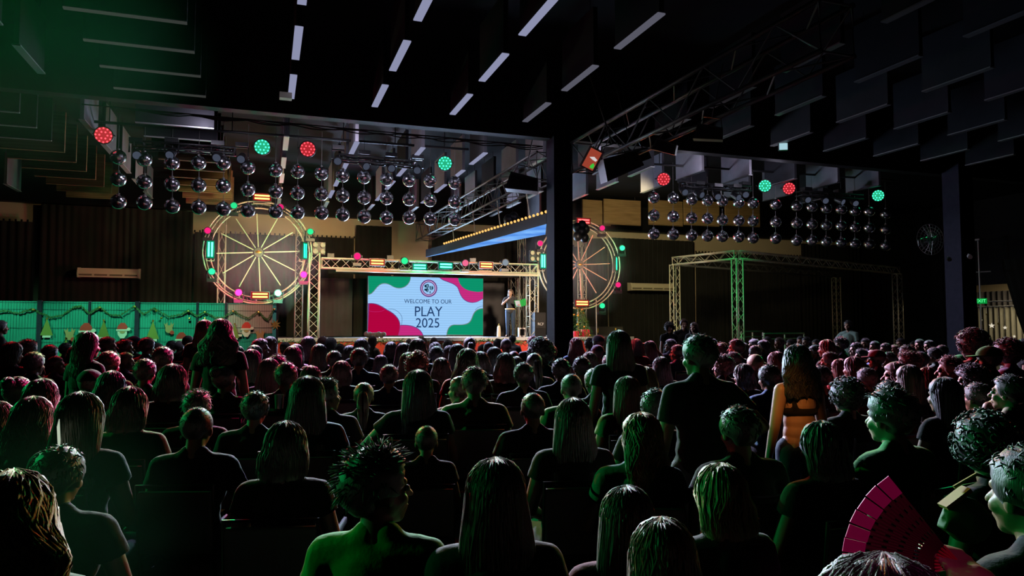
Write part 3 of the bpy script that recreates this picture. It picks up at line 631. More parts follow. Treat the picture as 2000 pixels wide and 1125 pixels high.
# ---------------------------------------------------------------- ceiling baffles
bl_m = {}
def baffle(x, y, along, L, m, edge, lab, h=.9, grp='ceiling baffles'):
    key = (along, round(L,2), m.name, edge.name if edge else '', h)
    t = empty('ceiling_baffle', (x, y, 5.6), label=lab, cat='baffle', group=grp)
    if key not in bl_m:
        d = (.07, L, h) if along == 'Y' else (L, .07, h); e = (.11, L, .02) if along == 'Y' else (L, .06, .02)
        bl_m[key] = (MB().box((0,0,h/2+.02), d).mesh('panel', m), MB().box((0,0,0), e).mesh('edge_strip', edge or M['edge']),
                     MB().tube((0,0,h), (0,0,CZ-5.6), .006, n=4).mesh('wire', M['cable']))
    a, b, c_ = bl_m[key]
    put('panel', a, t); put('edge_strip', b, t)
    for s_ in (-1, 1): put('wire', c_, t, (0, s_*L*.35, 0) if along == 'Y' else (s_*L*.35, 0, 0))
for k in range(0, 12):
    x = .36+1.45*k
    for n_ in range(-2, 8):
        y = 9.74+1.93*n_+.62
        if n_ == 2: continue
        if y > 25.5: continue
        if k >= 7 and y > 20: continue
        # edge strips given their own glow: bright over the middle of the hall, faint towards the right, none far right
        ed = (M['tube'] if k < 3 else M['strip_dimmer'] if k == 3 else M['strip_faint'] if k == 4 else M['edge_dim']) if n_ < 2 else (M['tube'] if k in (1,2,3) and n_ < 7 else M['edge'] if k < 7 else M['edge_dim'])
        pm = M['baffle_dark'] if (n_ < 2 or (k+n_) % 3 == 0) else M['baffle']  # near panels take the dark copy because that zone is unlit
        if 5.6 < x < 6.6 and y < 14: continue
        row = ORD[n_+2]
        baffle(x, y, 'Y', 1.22, pm, ed, f'hanging baffle in {ORD[k]} lengthwise column from left, {row} counting toward the stage')
for k, (x, al) in enumerate(((-1.75,'X'), (-3.4,'Y'), (-5.1,'X'), (-6.9,'Y'))):
    ys = [8.0+1.06*i for i in range(18)] if al == 'X' else [9.74+1.93*i+.62 for i in range(-1, 8)]
    for i, y in enumerate(ys):
        if 13.4 < y < 14.6 or y > 26: continue
        pm = M['wood'] if (y > 18.5 and al == 'X') else (M['baffle'] if y > 14 and al == 'Y' else M['baffle_dark'])  # unlit near panels in the dark copy here too
        baffle(x, y, al, 1.42 if al == 'X' else 1.22, pm, M['strip_faint'] if (k == 0 and y < 13.5) else (M['wood'] if y > 18.5 and al == 'X' else M['edge']),
               f'{"crosswise" if al=="X" else "lengthwise"} baffle at the left, {ORD[3-k]} row from left wall, {ORD[i]} counting toward stage', h=.9)
for i, (px, py, L) in enumerate(((1165,400,1.2), (1215,395,1.6), (1300,410,1.5), (1370,415,1.6), (1450,425,1.6))):
    p = atY(px, py, 25.2-i*.4); baffle(p.x, p.y, 'X', L, M['wood'], M['wood'], f'brown wooden baffle near the back wall over the right wheel, {ORD[i]} from its left', h=.95)
# ceiling lamps
t = empty('square_lamp', atD(1530,286,15.5), (0,0,-.5), 'small square cool white lamp high on the right', 'lamp')
put('face', MB().box((0,0,0), (.17,.02,.14)).mesh('face', M['lamp_cool']), t); put('case', MB().box((0,.04,0), (.19,.06,.16)).mesh('case', M['plastic']), t)
put('bracket', MB().tube((0,.05,.05), (0,.05,.5), .012, n=6).mesh('bracket', M['pipe']), t)
t = empty('junction_box', atD(558,188,12.2), (0,0,0), 'small beige box at the end of the leftmost glowing strip', 'box')
put('case', MB().box((0,0,0), (.2,.15,.1)).mesh('case', mat('self_lit_beige_box', (.35,.3,.27), .6, emit=(.35,.3,.3), est=.12)), t)  # box is no lamp; faint glow in its material lifts it

# ---------------------------------------------------------------- hung gear near the column
p = atD(1156, 311, 13.2)
t = empty('tilted_floodlight', p, (R(20), R(28), -YAW), 'small tilted floodlight with orange reflection, hung just right of the column top', 'floodlight')
put('frame', MB().box((0,.03,0), (.30,.06,.42)).mesh('frame', M['edge_dim']), t)
put('picture', MB().box((0,-.003,0), (.22,.008,.36)).mesh('picture', M['glass_orange']), t)  # reflection in the lamp glass, painted as a glowing face
put('reflection_patch', MB().prism([(-.06,.02),(.0,.0),(.08,-.01),(.1,.03),(.02,.06)], -.008, -.012, lambda x,y,z:(x,z,y)).mesh('reflection_patch', M['glass_white']), t)
put('reflection_patch', MB().prism([(.03,-.15),(.1,-.15),(.1,-.08),(.06,-.05),(.03,-.1)], -.008, -.012, lambda x,y,z:(x,z,y)).mesh('reflection_patch', M['glass_green']), t)
put('bracket', MB().tube((0,.05,.2), (0,.3,.7), .015, n=6).mesh('bracket', M['pipe']), t)
def speaker_hung(px, py, z, rot, label, sc=1):
    t = empty('hung_speaker', atD(px, py, z), rot, label, 'speaker', sc=sc)
    put('cabinet', MB().prism([(-.35,-.18),(.35,-.12),(.3,.16),(-.3,.2)], -.2, .2, lambda x,y,z:(x,z,y)).mesh('cabinet', M['plastic']), t)
    put('grille', MB().box((0,-.21,0), (.55,.02,.26)).mesh('grille', M['black']), t)
    put('yoke', MB().path([(-.3,0,.1), (-.2,0,.4), (.2,0,.4), (.3,0,.1)], .015, 6).mesh('yoke', M['pipe']), t)
    put('hanger', MB().tube((0,0,.4), (0,0,1.7), .015, n=6).mesh('hanger', M['pipe']), t)
speaker_hung(1022, 361, 15.5, (0,.2,-.4), 'black hung speaker left of the mid-hall column')
speaker_hung(1210, 325, 13.5, (.1,-.35,-.2), 'black hung speaker right of the tilted orange floodlight', 1.1)
speaker_hung(1238, 308, 13.8, (.1,-.3,-.1), 'upper black hung speaker behind the tilted orange floodlight', .8)
speaker_hung(1300, 288, 12.5, (.2,.4,-.6), 'small black spot hung from the unlit truss on the right', .6)
speaker_hung(1385, 262, 10.5, (.1,.2,-.6), 'black light hung at the near end of the unlit truss', .6)
def balloons(px, py, Y, label):
    p = atY(px, py, Y); t = empty('balloon_cluster', p, label=label, cat='balloons')
    for dx, dz in ((-.14,.12), (.02,.2), (.15,.08), (-.16,-.17), (.12,-.2), (0,0)):
        put('balloon', MB().ell((dx, random.uniform(-.05,.05), dz), (.14,.14,.16), 14, 10).mesh('balloon', M['plastic'], True), t)
    put('string', MB().tube((0,0,.2), (0,0,CZ-p.z), .006, n=4).mesh('string', M['cable']), t)
balloons(1001, 438, 19.5, 'bunch of black balloons hung before the blue banner'); balloons(1136, 452, 20.5, 'bunch of black balloons at the top of the right wheel')
# cables along the beam
for i in range(5):
    a = atY(160+i*30, 196+i*3, 14.4); b = atY(1060, 276+i*2, 14.5); pts = []
    for k in range(41):
        f = k/40; p = a.lerp(b, f); p.z -= .06*abs(sin(f*pi*(5+i)))+.05*i/3; p.z = min(p.z, 5.58); pts.append(p)
    o0 = pts[0].copy(); put('cable', MB().path([p-o0 for p in pts], .012, 5).mesh('cable', M['cable']), loc=o0, label=f'thin black cable sagging along the roof beam, {ORD[i]} from the top', cat='cable', group='cables along the beam')

# ---------------------------------------------------------------- air units
def air_unit(px0, px1, py, label):
    Y = 26.45; a = atY(px0, py, Y); b = atY(px1, py, Y); L = b.x-a.x; z = (a.z+b.z)/2
    t = empty('air_curtain_unit', ((a.x+b.x)/2, Y, z), label=label, cat='air conditioner')
    prof = [(-.14,-.14), (-.18,-.02), (-.10,.15), (.16,.17), (.16,-.15)]
    put('casing', MB().prism(prof, -L/2, L/2, lambda x,y,z:(z,x,y)).mesh('casing', M['ac']), t)
    for k in range(4): put('outlet_slot', MB().box((-L/2+L*(k+.5)/4, -.165, -.065), (L*.21, .03, .045), Matrix.Rotation(-.3,3,'X')).mesh('outlet_slot', M['ac_slot']), t)
    for s_ in (-1, 1): put('wall_bracket', MB().box((s_*L*.35, .45, .05), (.05, .6, .05)).mesh('wall_bracket', M['plastic']), t)
    for s_ in (-1, 1): put('end_cap', MB().prism([(x*1.08,y*1.08) for x,y in prof], s_*L/2-.02, s_*L/2+.02, lambda x,y,z:(z,x,y)).mesh('end_cap', M['ac']), t)
air_unit(154, 272, 534, 'long cream air unit on the black curtain at the left'); air_unit(1230, 1312, 561, 'long cream air unit between right wheel and goal frame')

# ---------------------------------------------------------------- fence with paper decorations
FY = 20.45; FH = 2.25; fx0 = XL+.3; fx1 = atY(541, 640, FY).x
fpx = [-200, 78, 175, 268, 385, 441]
fence = empty('temporary_fence', ((fx0+fx1)/2, FY, 0), label='tall mesh fence covered in teal shade cloth left of the stage', cat='fence')
fc = (fx0+fx1)/2
def FXx(px): return atY(px, 620, FY).x
for i, px in enumerate(fpx):
    x = FXx(px) if px > -100 else fx0
    w_ = .05 if px in (175, 385, 441) else .1
    put('post', MB().box((x-fc, -.03, FH/2), (w_, .08, FH+.04)).mesh('post', M['column']), fence)
put('post', MB().box((fx1-fc, -.03, FH/2), (.05, .06, FH+.04)).mesh('post', M['column']), fence)
xs = [fx0]+[FXx(p) for p in fpx[1:]]+[fx1]
def cloth(x0, x1, z0, z1, m, name='shade_cloth', y=0, amp=.012):
    nx = max(4, int((x1-x0)/.08)); nz = 14; vs = [(x0+(x1-x0)*i/nx-fc, y+amp*noise.noise(V((i*.35, j*.3, x0)))*2, z0+(z1-z0)*j/nz) for j in range(nz+1) for i in range(nx+1)]
    fs = [(j*(nx+1)+i, j*(nx+1)+i+1, (j+1)*(nx+1)+i+1, (j+1)*(nx+1)+i) for j in range(nz) for i in range(nx)]
    put(name, MB().add(vs, fs).mesh(name, m, True), fence)
for i in range(len(xs)-1): cloth(xs[i]+.03, xs[i+1]-.03, .05, FH, M['shade'])
cloth(xs[-2]+.05, fx1-.12, 1.45, FH-.02, M['shade_pale'], y=-.022, amp=.008)
cloth(fx1-.12, fx1+.02, .05, FH-.05, M['teal_cloth'], 'side_cloth', y=-.05)
wm = MB()
for x in [fx0+.06*i for i in range(int((fx1-fx0)/.06))]: wm.box((x-fc, -.03, FH/2+.2), (.004,.004,FH-.4))
for z in (.2, .75, 1.25, 1.6, 2.05, 2.22): wm.box((0, -.032, z), (fx1-fx0, .006, .006))
put('wire_grid', wm.mesh('wire_grid', M['column']), fence, kind='stuff')
def card(name, px, py, shapes, label, cat, Y=FY-.07, grp=None, sc=1):
    p = atY(px, py, Y); t = empty(name, p, label=label, cat=cat, group=grp)
    for i, (pn, pts, m) in enumerate(shapes):
        put(pn, MB().prism([(x*sc, y*sc) for x, y in pts], -.006*i, -.006*i-.005, lambda x,y,z:(x,z,y)).mesh(pn, m), t)
def circ(cx, cy, rx, ry=None, n=14): ry = ry or rx; return [(cx+rx*cos(2*pi*k/n), cy+ry*sin(2*pi*k/n)) for k in range(n)]
def tri(x0, w_, h_): return [(x0-w_/2, 0), (x0+w_/2, 0), (x0, h_)]
def santa(px, py, label, sc=1):
    card('paper_santa', px, py, [('beard', [(-.13,.0),(.13,.0),(.12,-.13),(.05,-.24),(-.05,-.24),(-.12,-.13)], M['paper_white']), ('hat', [(-.15,0),(.14,0),(.13,.12),(.06,.22),(-.04,.22),(-.12,.13)], M['paper_red']),
         ('face', circ(0,-.05,.07,.045), M['paper_brown']), ('hat_brim', [(-.16,-.02),(.15,-.02),(.15,.03),(-.16,.03)], M['paper_white']), ('pompom', circ(.17,.03,.05), M['paper_white'])], label, 'decoration', grp='paper decorations on the fence', sc=sc)
def ptree(px, py, label, sc=1, m='paper_green'):
    card('paper_tree', px, py, [('trunk', [(-.1,-.06),(.1,-.06),(.1,.0),(-.1,.0)], M['paper_white']), ('foliage', tri(0,.3,.46), M[m]), ('star', circ(0,.46,.03), M['gold'])], label, 'decoration', grp='paper decorations on the fence', sc=sc)
def deer(px, py, label, sc=1):
    card('paper_reindeer', px, py, [('antler', [(-.1,.05),(-.14,.2),(-.09,.14),(-.05,.22),(-.03,.06)], M['paper_brown']), ('antler', [(.1,.05),(.14,.2),(.09,.14),(.05,.22),(.03,.06)], M['paper_brown']), ('head', circ(0,0,.1,.12), M['paper_brown']), ('nose', circ(.09,-.1,.06), M['paper_red'])], label, 'decoration', grp='paper decorations on the fence', sc=sc)
santa(168, 648, 'paper santa face with round red hat, left one on the fence'); santa(239, 645, 'narrow paper santa face beside the thick fence post', .85)
santa(354, 664, 'low paper santa hat peeking above heads', .9); santa(481, 643, 'paper santa face at the right end of the fence', .85)
ptree(91, 655, 'slim dark paper tree left of the fence middle', .9); ptree(128, 698, 'olive paper tree low on the fence, above the child', 1.0); ptree(202, 658, 'paper tree between the two left santa faces', .9)
ptree(298, 662, 'olive paper tree right of the thick fence post', 1.0); ptree(458, 660, 'slim pale green paper tree by the right santa', .8)
deer(136, 656, 'paper reindeer face left of the first santa', .9); deer(330, 643, 'paper reindeer face with red nose in the fence middle', .85); deer(508, 658, 'paper reindeer face near the right fence end', .9)
card('gold_star_bow', 538, 634, [('star', [(.15*(1 if k % 2 else .45)*cos(pi*k/8), .15*(1 if k % 2 else .45)*sin(pi*k/8)) for k in range(16)], M['gold'])], 'gold star bow on the right fence end', 'decoration')
card('paper_sign', 468, 655, [('card', [(-.06,-.03),(.06,-.03),(.06,.03),(-.06,.03)], M['paper_white'])], 'small blank white card beside the right santa', 'decoration')
pts_g = [(-10,610),(10,607),(35,612),(55,606),(64,604),(80,612),(100,620),(120,616),(145,600),(158,598),(175,612),(188,604),(195,600),(215,615),(235,616),(262,598),(280,614),(300,602),(305,605),(330,619),(355,614),(368,606),(385,618),(400,609),(420,620),(436,621),(455,607),(465,613),(485,622),(505,608),(515,620),(523,625),(536,602)]
gp = [atY(x, y, FY-.1) for x, y in pts_g]; g = MB(); o0 = gp[0].copy()
for i in range(len(gp)-1):
    for k in range(10):
        p = gp[i].lerp(gp[i+1], k/10)-o0
        for _ in range(6):
            d = V((random.gauss(0,1), random.gauss(0,.6), random.gauss(0,1))).normalized()*.045; n_ = d.cross(V((0,1,0)))
            n_ = n_.normalized()*.01 if n_.length > 0 else V((.01,0,0)); g.add([p+n_, p-n_, p+d], [(0,1,2)])
gar = put('tinsel_garland', g.mesh('tinsel_garland', M['leaf']), loc=o0, label='dark tinsel garland looping along the fence top', cat='garland')
sm = MB().ell((0,0,0), .022, 6, 4).mesh('bauble', M['gold'])
for i, (x, y) in enumerate(((65,605),(195,601),(262,599),(305,607),(315,621),(368,608),(370,622),(400,610),(400,622),(455,608),(505,610),(535,604))):
    put('bauble', sm, gar, atY(x, y, FY-.15)-o0, sc=1.5)

# ---------------------------------------------------------------- stage dressing
p = atY(1133, 660, 22.75); t = empty('christmas_tree', (p.x, 22.9, SZ), label='decorated christmas tree on stage just right of the column', cat='tree')
put('trunk', MB().tube((0,0,0), (0,0,1.25), .04, .015).mesh('trunk', M['paper_brown']), t)
g = MB()
for i in range(2600):
    h = random.random()**1.3*1.25; rr = .5*(1-h/1.35)*random.uniform(.5, 1); a = random.uniform(0, 2*pi); p = V((cos(a)*rr, sin(a)*rr, h+.05)); d = V((cos(a)*.1, sin(a)*.1, -.03)); n_ = V((-sin(a), cos(a), .3))*.012
    g.add([p-n_, p+n_, p+d], [(0,1,2)])
put('branches', g.mesh('branches', M['leaf']), t, kind='stuff')
bm2 = MB().ell((0,0,0), .045, 10, 7).mesh('bauble', M['gold'], True)
for i in range(26):
    h = random.random()*1.15; a = random.uniform(0, 2*pi); rr = .47*(1-h/1.35); put('bauble', bm2, t, (cos(a)*rr, sin(a)*rr, h+.05))
point((p.x*0+atY(1133,640,22.5).x, 22.3, 1.9), (1, .75, .4), 5, .05)
def gift(px, py, sx, sy, sz, label):
    p = atY(px, py, 22.55); t = empty('gift_box', (p.x, 22.6, SZ), (0,0,.3), label, 'gift', 'gift boxes by the tree')
    put('box', MB().box((0,0,sz/2), (sx,sy,sz)).mesh('box', M['red_gift']), t); put('ribbon', MB().box((0,0,sz/2), (.03,sy+.01,sz+.01)).box((0,0,sz/2), (sx+.01,.03,sz+.01)).mesh('ribbon', M['gold']), t)
gift(1124, 655, .22, .2, .2, 'small glossy red gift box left under the stage tree'); gift(1143, 655, .28, .22, .26, 'larger red gift box right under the stage tree')
p = atY(1053, 655, 22.8); t = empty('stage_speaker', (p.x, 22.9, SZ), (0,0,.1), 'black floor speaker with white maker lettering left of the column', 'speaker')
put('cabinet', MB().box((0,0,.42), (.42,.36,.84)).mesh('cabinet', M['plastic']), t); put('grille', MB().box((0,-.185,.55), (.36,.02,.5)).mesh('grille', M['chair']), t)
text('RCF', .13, t, (0, -.2, .44), M['white'], 'maker_lettering')
p = atY(1180, 655, 23.5); t = empty('flight_case', (p.x, 23.6, SZ), (0,0,0), 'wide black case on stage below the right wheel', 'case')
put('body', MB().box((0,0,.18), (1.3,.6,.36)).mesh('body', M['plastic']), t)
for s_ in (-1,1): put('latch', MB().box((s_*.35,-.31,.22), (.05,.02,.16)).mesh('latch', M['gold']), t)
p = atY(1021, 655, 23.6); t = empty('framed_box', (p.x, 23.7, SZ), label='small white framed box right of the presenter', cat='box')
put('frame', MB().box((0,0,.16), (.26,.1,.32)).mesh('frame', M['white']), t); put('panel', MB().box((0,-.055,.16), (.17,.01,.22)).mesh('panel', M['black']), t)
p = atY(976, 655, 23.8); t = empty('small_lantern', (p.x, 23.9, SZ), label='small pale lantern left of the presenter on stage', cat='lantern')
put('body', MB().tube((0,0,0), (0,0,.3), .07, .06, 12).ell((0,0,.32), (.06,.06,.08)).mesh('body', M['paper_white']), t); put('handle', MB().path([(-.05,0,.36),(0,0,.46),(.05,0,.36)], .008, 5).mesh('handle', M['gold']), t)
p = atY(735, 655, 23.0); t = MB()
for i in range(9): t.ell((i*.07-.28+random.uniform(-.02,.02), random.uniform(-.05,.05), .07+.04*random.random()), (.08,.08,.07+.03*random.random()), 10, 6)
put('cloth_bundle', t.mesh('cloth_bundle', mat('dark_grey_cloth', (.06,.055,.06), .9), True), loc=(p.x, 23.3, SZ), label='dark crumpled cloth bundle at the lower left of the screen', cat='cloth')

# ---------------------------------------------------------------- rails, right side, doorway
def rail(px0, px1, y, label):
    a = atD(px0, y, 24); b = atD(px1, y+2, 26); t = empty('crowd_rail', (a.x, a.y, 0), label=label, cat='railing'); d = V((b.x-a.x, b.y-a.y, 0)); h = a.z
    put('top_rail', MB().tube((0,0,h), d+V((0,0,h)), .03, n=8).mesh('top_rail', M['edge']), t); put('lower_rail', MB().tube((0,0,h-.18), d+V((0,0,h-.18)), .02, n=8).mesh('lower_rail', M['edge']), t)
    for f in (0, .5, 1): put('post', MB().tube(d*f, d*f+V((0,0,h)), .025, n=8).mesh('post', M['edge']), t)
rail(1448, 1490, 648, 'metal rail right of the green-lit tower'); rail(1492, 1570, 652, 'metal rail farther right before the dark curtain')
p = atD(1815, 468, 16.8); t = empty('wall_fan', p, (0, R(12), R(-8)), 'dark wall fan with round wire grille left of the second column', 'fan')
g = MB()
for r_ in (.36, .28, .2, .12): g.path([(cos(2*pi*k/28)*r_, -.03-.06*(1-r_/.36), sin(2*pi*k/28)*r_) for k in range(28)], .006, 4, True)
for k in range(24): a = 2*pi*k/24; g.path([(cos(a)*.05, -.09, sin(a)*.05), (cos(a)*.36, -.03, sin(a)*.36)], .004, 4)
put('grille', g.mesh('grille', M['edge']), t, kind='stuff')
for k in range(4): a = pi/2*k+.3; put('blade', MB().prism([(0,0),(.15,.05),(.3,.14),(.31,0),(.15,-.06)], 0, .01, lambda x,y,z:(x*cos(a)-y*sin(a), z-.01+y*.1, x*sin(a)+y*cos(a))).mesh('blade', M['truss_dark']), t)
put('motor', MB().tube((0,0,0), (0,.22,0), .08, .06, 12).mesh('motor', M['plastic']), t); put('bracket', MB().tube((0,.2,0), (.3,.5,-.1), .02, n=6).mesh('bracket', M['plastic']), t)
for i, (px, py) in enumerate(((1853,505), (1893,500))):
    t = empty('column_spotlight', atD(px, py, 17.6-i*.5), (0,0,0), ('small spotlight with two arms on the second column','white security camera right of the second column')[i], 'light' if i == 0 else 'camera')
    put('body', MB().tube((0,0,0), (-.12,-.12,-.04), .05, n=12).mesh('body', M['edge'] if i else M['plastic']), t); put('arm', MB().tube((0,0,0), (.1,.1,.06), .015, n=6).mesh('arm', M['edge']), t)
# pole with cross bar
p = atX(1915, 600, 25.8); t = empty('crossbar_pole', (25.8, p.y, 0), label='thin upright pole with crossbar in front of the bright doorway', cat='pole')
zt = atX(1915,468,25.8).z; put('pole', MB().tube((0,0,0), (0,0,zt), .03, n=8).mesh('pole', M['edge']), t); zc = atX(1915,531,25.8).z
put('crossbar', MB().tube((-.15,.35,zc), (.15,-.35,zc), .022, n=8).mesh('crossbar', M['edge']), t); put('top_bracket', MB().box((0,0,zt), (.25,.3,.06)).mesh('top_bracket', M['edge']), t)
for s_ in (-1,1): put('foot', MB().tube((0,0,.02), (s_*.3,s_*.3,.02), .02, n=6).mesh('foot', M['edge']), t)
p = atX(1915, 588, 25.7); t = empty('exit_sign', p, (0,0,R(-52)), 'green glowing exit sign hung before the bright doorway', 'sign')
put('panel', MB().box((0,0,0), (.42,.05,.2)).mesh('panel', glow(lin(10,150,60), .8)), t); text('EXIT', .17, t, (0,-.03,0), glow(lin(90,255,150), 1.4), 'lettering')
curt = MB(); n = 24
for j in range(9):
    for i in range(n+1):
        z = 4.2*j/8; f = i/n; y0 = DY0-1.2; yw = 1.2+1.0*max(0, (z-.9)/3.3)**.8; y = y0+f*yw
        curt.v.append((26.75+.05*sin(i*1.7), y, z))
curt.f = [(j*(n+1)+i, j*(n+1)+i+1, (j+1)*(n+1)+i+1, (j+1)*(n+1)+i) for j in range(8) for i in range(n)]
put('door_curtain', curt.mesh('door_curtain', M['curtain'], True), label='black curtain drawn aside over the right of the bright doorway', cat='curtain')
def ycurtain(x, y0, y1, z0, z1, m, label, name='lobby_curtain', per=.25):
    n = int((y1-y0)/per*8); mb = MB(); mb.v = [(x+.05*sin(2*pi*(y0+(y1-y0)*i/n)/per), y0+(y1-y0)*i/n, z) for z in (z0, z1) for i in range(n+1)]; mb.f = [(i, i+1, n+2+i, n+1+i) for i in range(n)]
    put(name, mb.mesh(name, m, True), label=label, cat='curtain')
ycurtain(30.4, 17.2, 26.7, 0, 2.6, M['curtain_pale'], 'pale grey curtain inside the bright lobby'); ycurtain(30.3, 17.2, 26.7, 2.55, 3.2, M['curtain_grey'], 'dark upper curtain inside the bright lobby')
t = empty('lobby_truss_bar', (27.6, 20.1, 2.45), label='horizontal truss bar the lobby stars hang from', cat='truss')
put('bar', MB().tube((0,-1.6,0), (0,1.6,0), .025, n=8).mesh('bar', M['edge']), t); put('bar', MB().tube((0,-1.6,.2), (0,1.6,.2), .025, n=8).mesh('bar', M['edge']), t)
for i, (px, py, r_) in enumerate(((1904,618,.06), (1917,625,.04), (1927,614,.05), (1937,636,.11), (1950,632,.06), (1963,640,.08), (1981,657,.06))):
    p = atX(px, py, 27.5); t = empty('hanging_star', p, (0,0,R(-52)), f'hanging star ornament in the lobby doorway, {ORD[i]} from its left', 'ornament', 'hanging stars in the doorway')
    pts = [(r_*(1 if k % 2 == 0 else .45)*sin(pi*k/5), r_*(1 if k % 2 == 0 else .45)*cos(pi*k/5)) for k in range(10)]
    put('star', MB().prism(pts, -.01, .01, lambda x,y,z:(x,z,y)).mesh('star', M['gold'] if i in (0,2,4) else glow((1,.9,.7), .7)), t)
    put('thread', MB().tube((0,0,r_*.8), (0,0,2.45-p.z), .004, n=4).mesh('thread', M['white']), t)

# ---------------------------------------------------------------- people: prototypes
def vox(mb, name, size, smooth=4, dec=.5, disp=0, dsc=8, seed=0):
    me = mb.mesh(name+'_raw'); o = bpy.data.objects.new(name, me); C.objects.link(o)
    r = o.modifiers.new('r', 'REMESH'); r.mode = 'VOXEL'; r.voxel_size = size
    if smooth: s = o.modifiers.new('s', 'SMOOTH'); s.factor = .5; s.iterations = smooth
    if dec < 1: d = o.modifiers.new('d', 'DECIMATE'); d.ratio = dec
    dg = bpy.context.evaluated_depsgraph_get(); out = bpy.data.meshes.new_from_object(o.evaluated_get(dg)); out.name = name
    bpy.data.objects.remove(o); bpy.data.meshes.remove(me)
    if disp:
        for v in out.vertices:
            c = v.co; v.co = c + v.normal*disp*(noise.noise(V((c.x*dsc*1.6, c.y*dsc, c.z*dsc*.7+seed)))+.4*noise.noise(c*dsc*3))
    out.polygons.foreach_set('use_smooth', [True]*len(out.polygons))
    out.materials.append(None) if False else out.materials.append(M['black'])
    return out
HR = .235
def hand(mb, wr, el, curl=.5, inflate=0, grip=False):
    "palm, five fingers; wr wrist, el elbow"
    wr = V(wr); d = (wr-V(el)).normalized(); side = d.cross(V((0,0,1)))
    side = side.normalized() if side.length > .1 else V((1,0,0)); up = side.cross(d)
    pc = wr+d*.05; mb.ell(pc, (.04,.04,.04), 10, 6); mb.cap(wr, wr+d*.035, .024, .028, 8)
    for k in range(4):
        s_ = side*(-.027+.018*k); mb.cap(wr+d*.02+s_*.7, wr+d*.085+s_, .012, .010, 7)
        L = (.058,.068,.066,.05)[k]; a = wr+d*.085+s_; b = a+(d*cos(curl)-up*sin(curl))*L*.5; c_ = b+(d*cos(curl*2)-up*sin(curl*2))*L*.5
        mb.cap(a, b, .0088, .0082, 7); mb.cap(b, c_, .0082, .0072, 7)
    sg = -1 if wr.x > 0 else 1; a = wr+d*.025+side*.03*sg; b = a+(d*.7+side*.6*sg-up*.3).normalized()*.038; mb.cap(a, b, .0115, .010, 7); mb.cap(b, b+(d-up*.4).normalized()*.028, .010, .0085, 7)
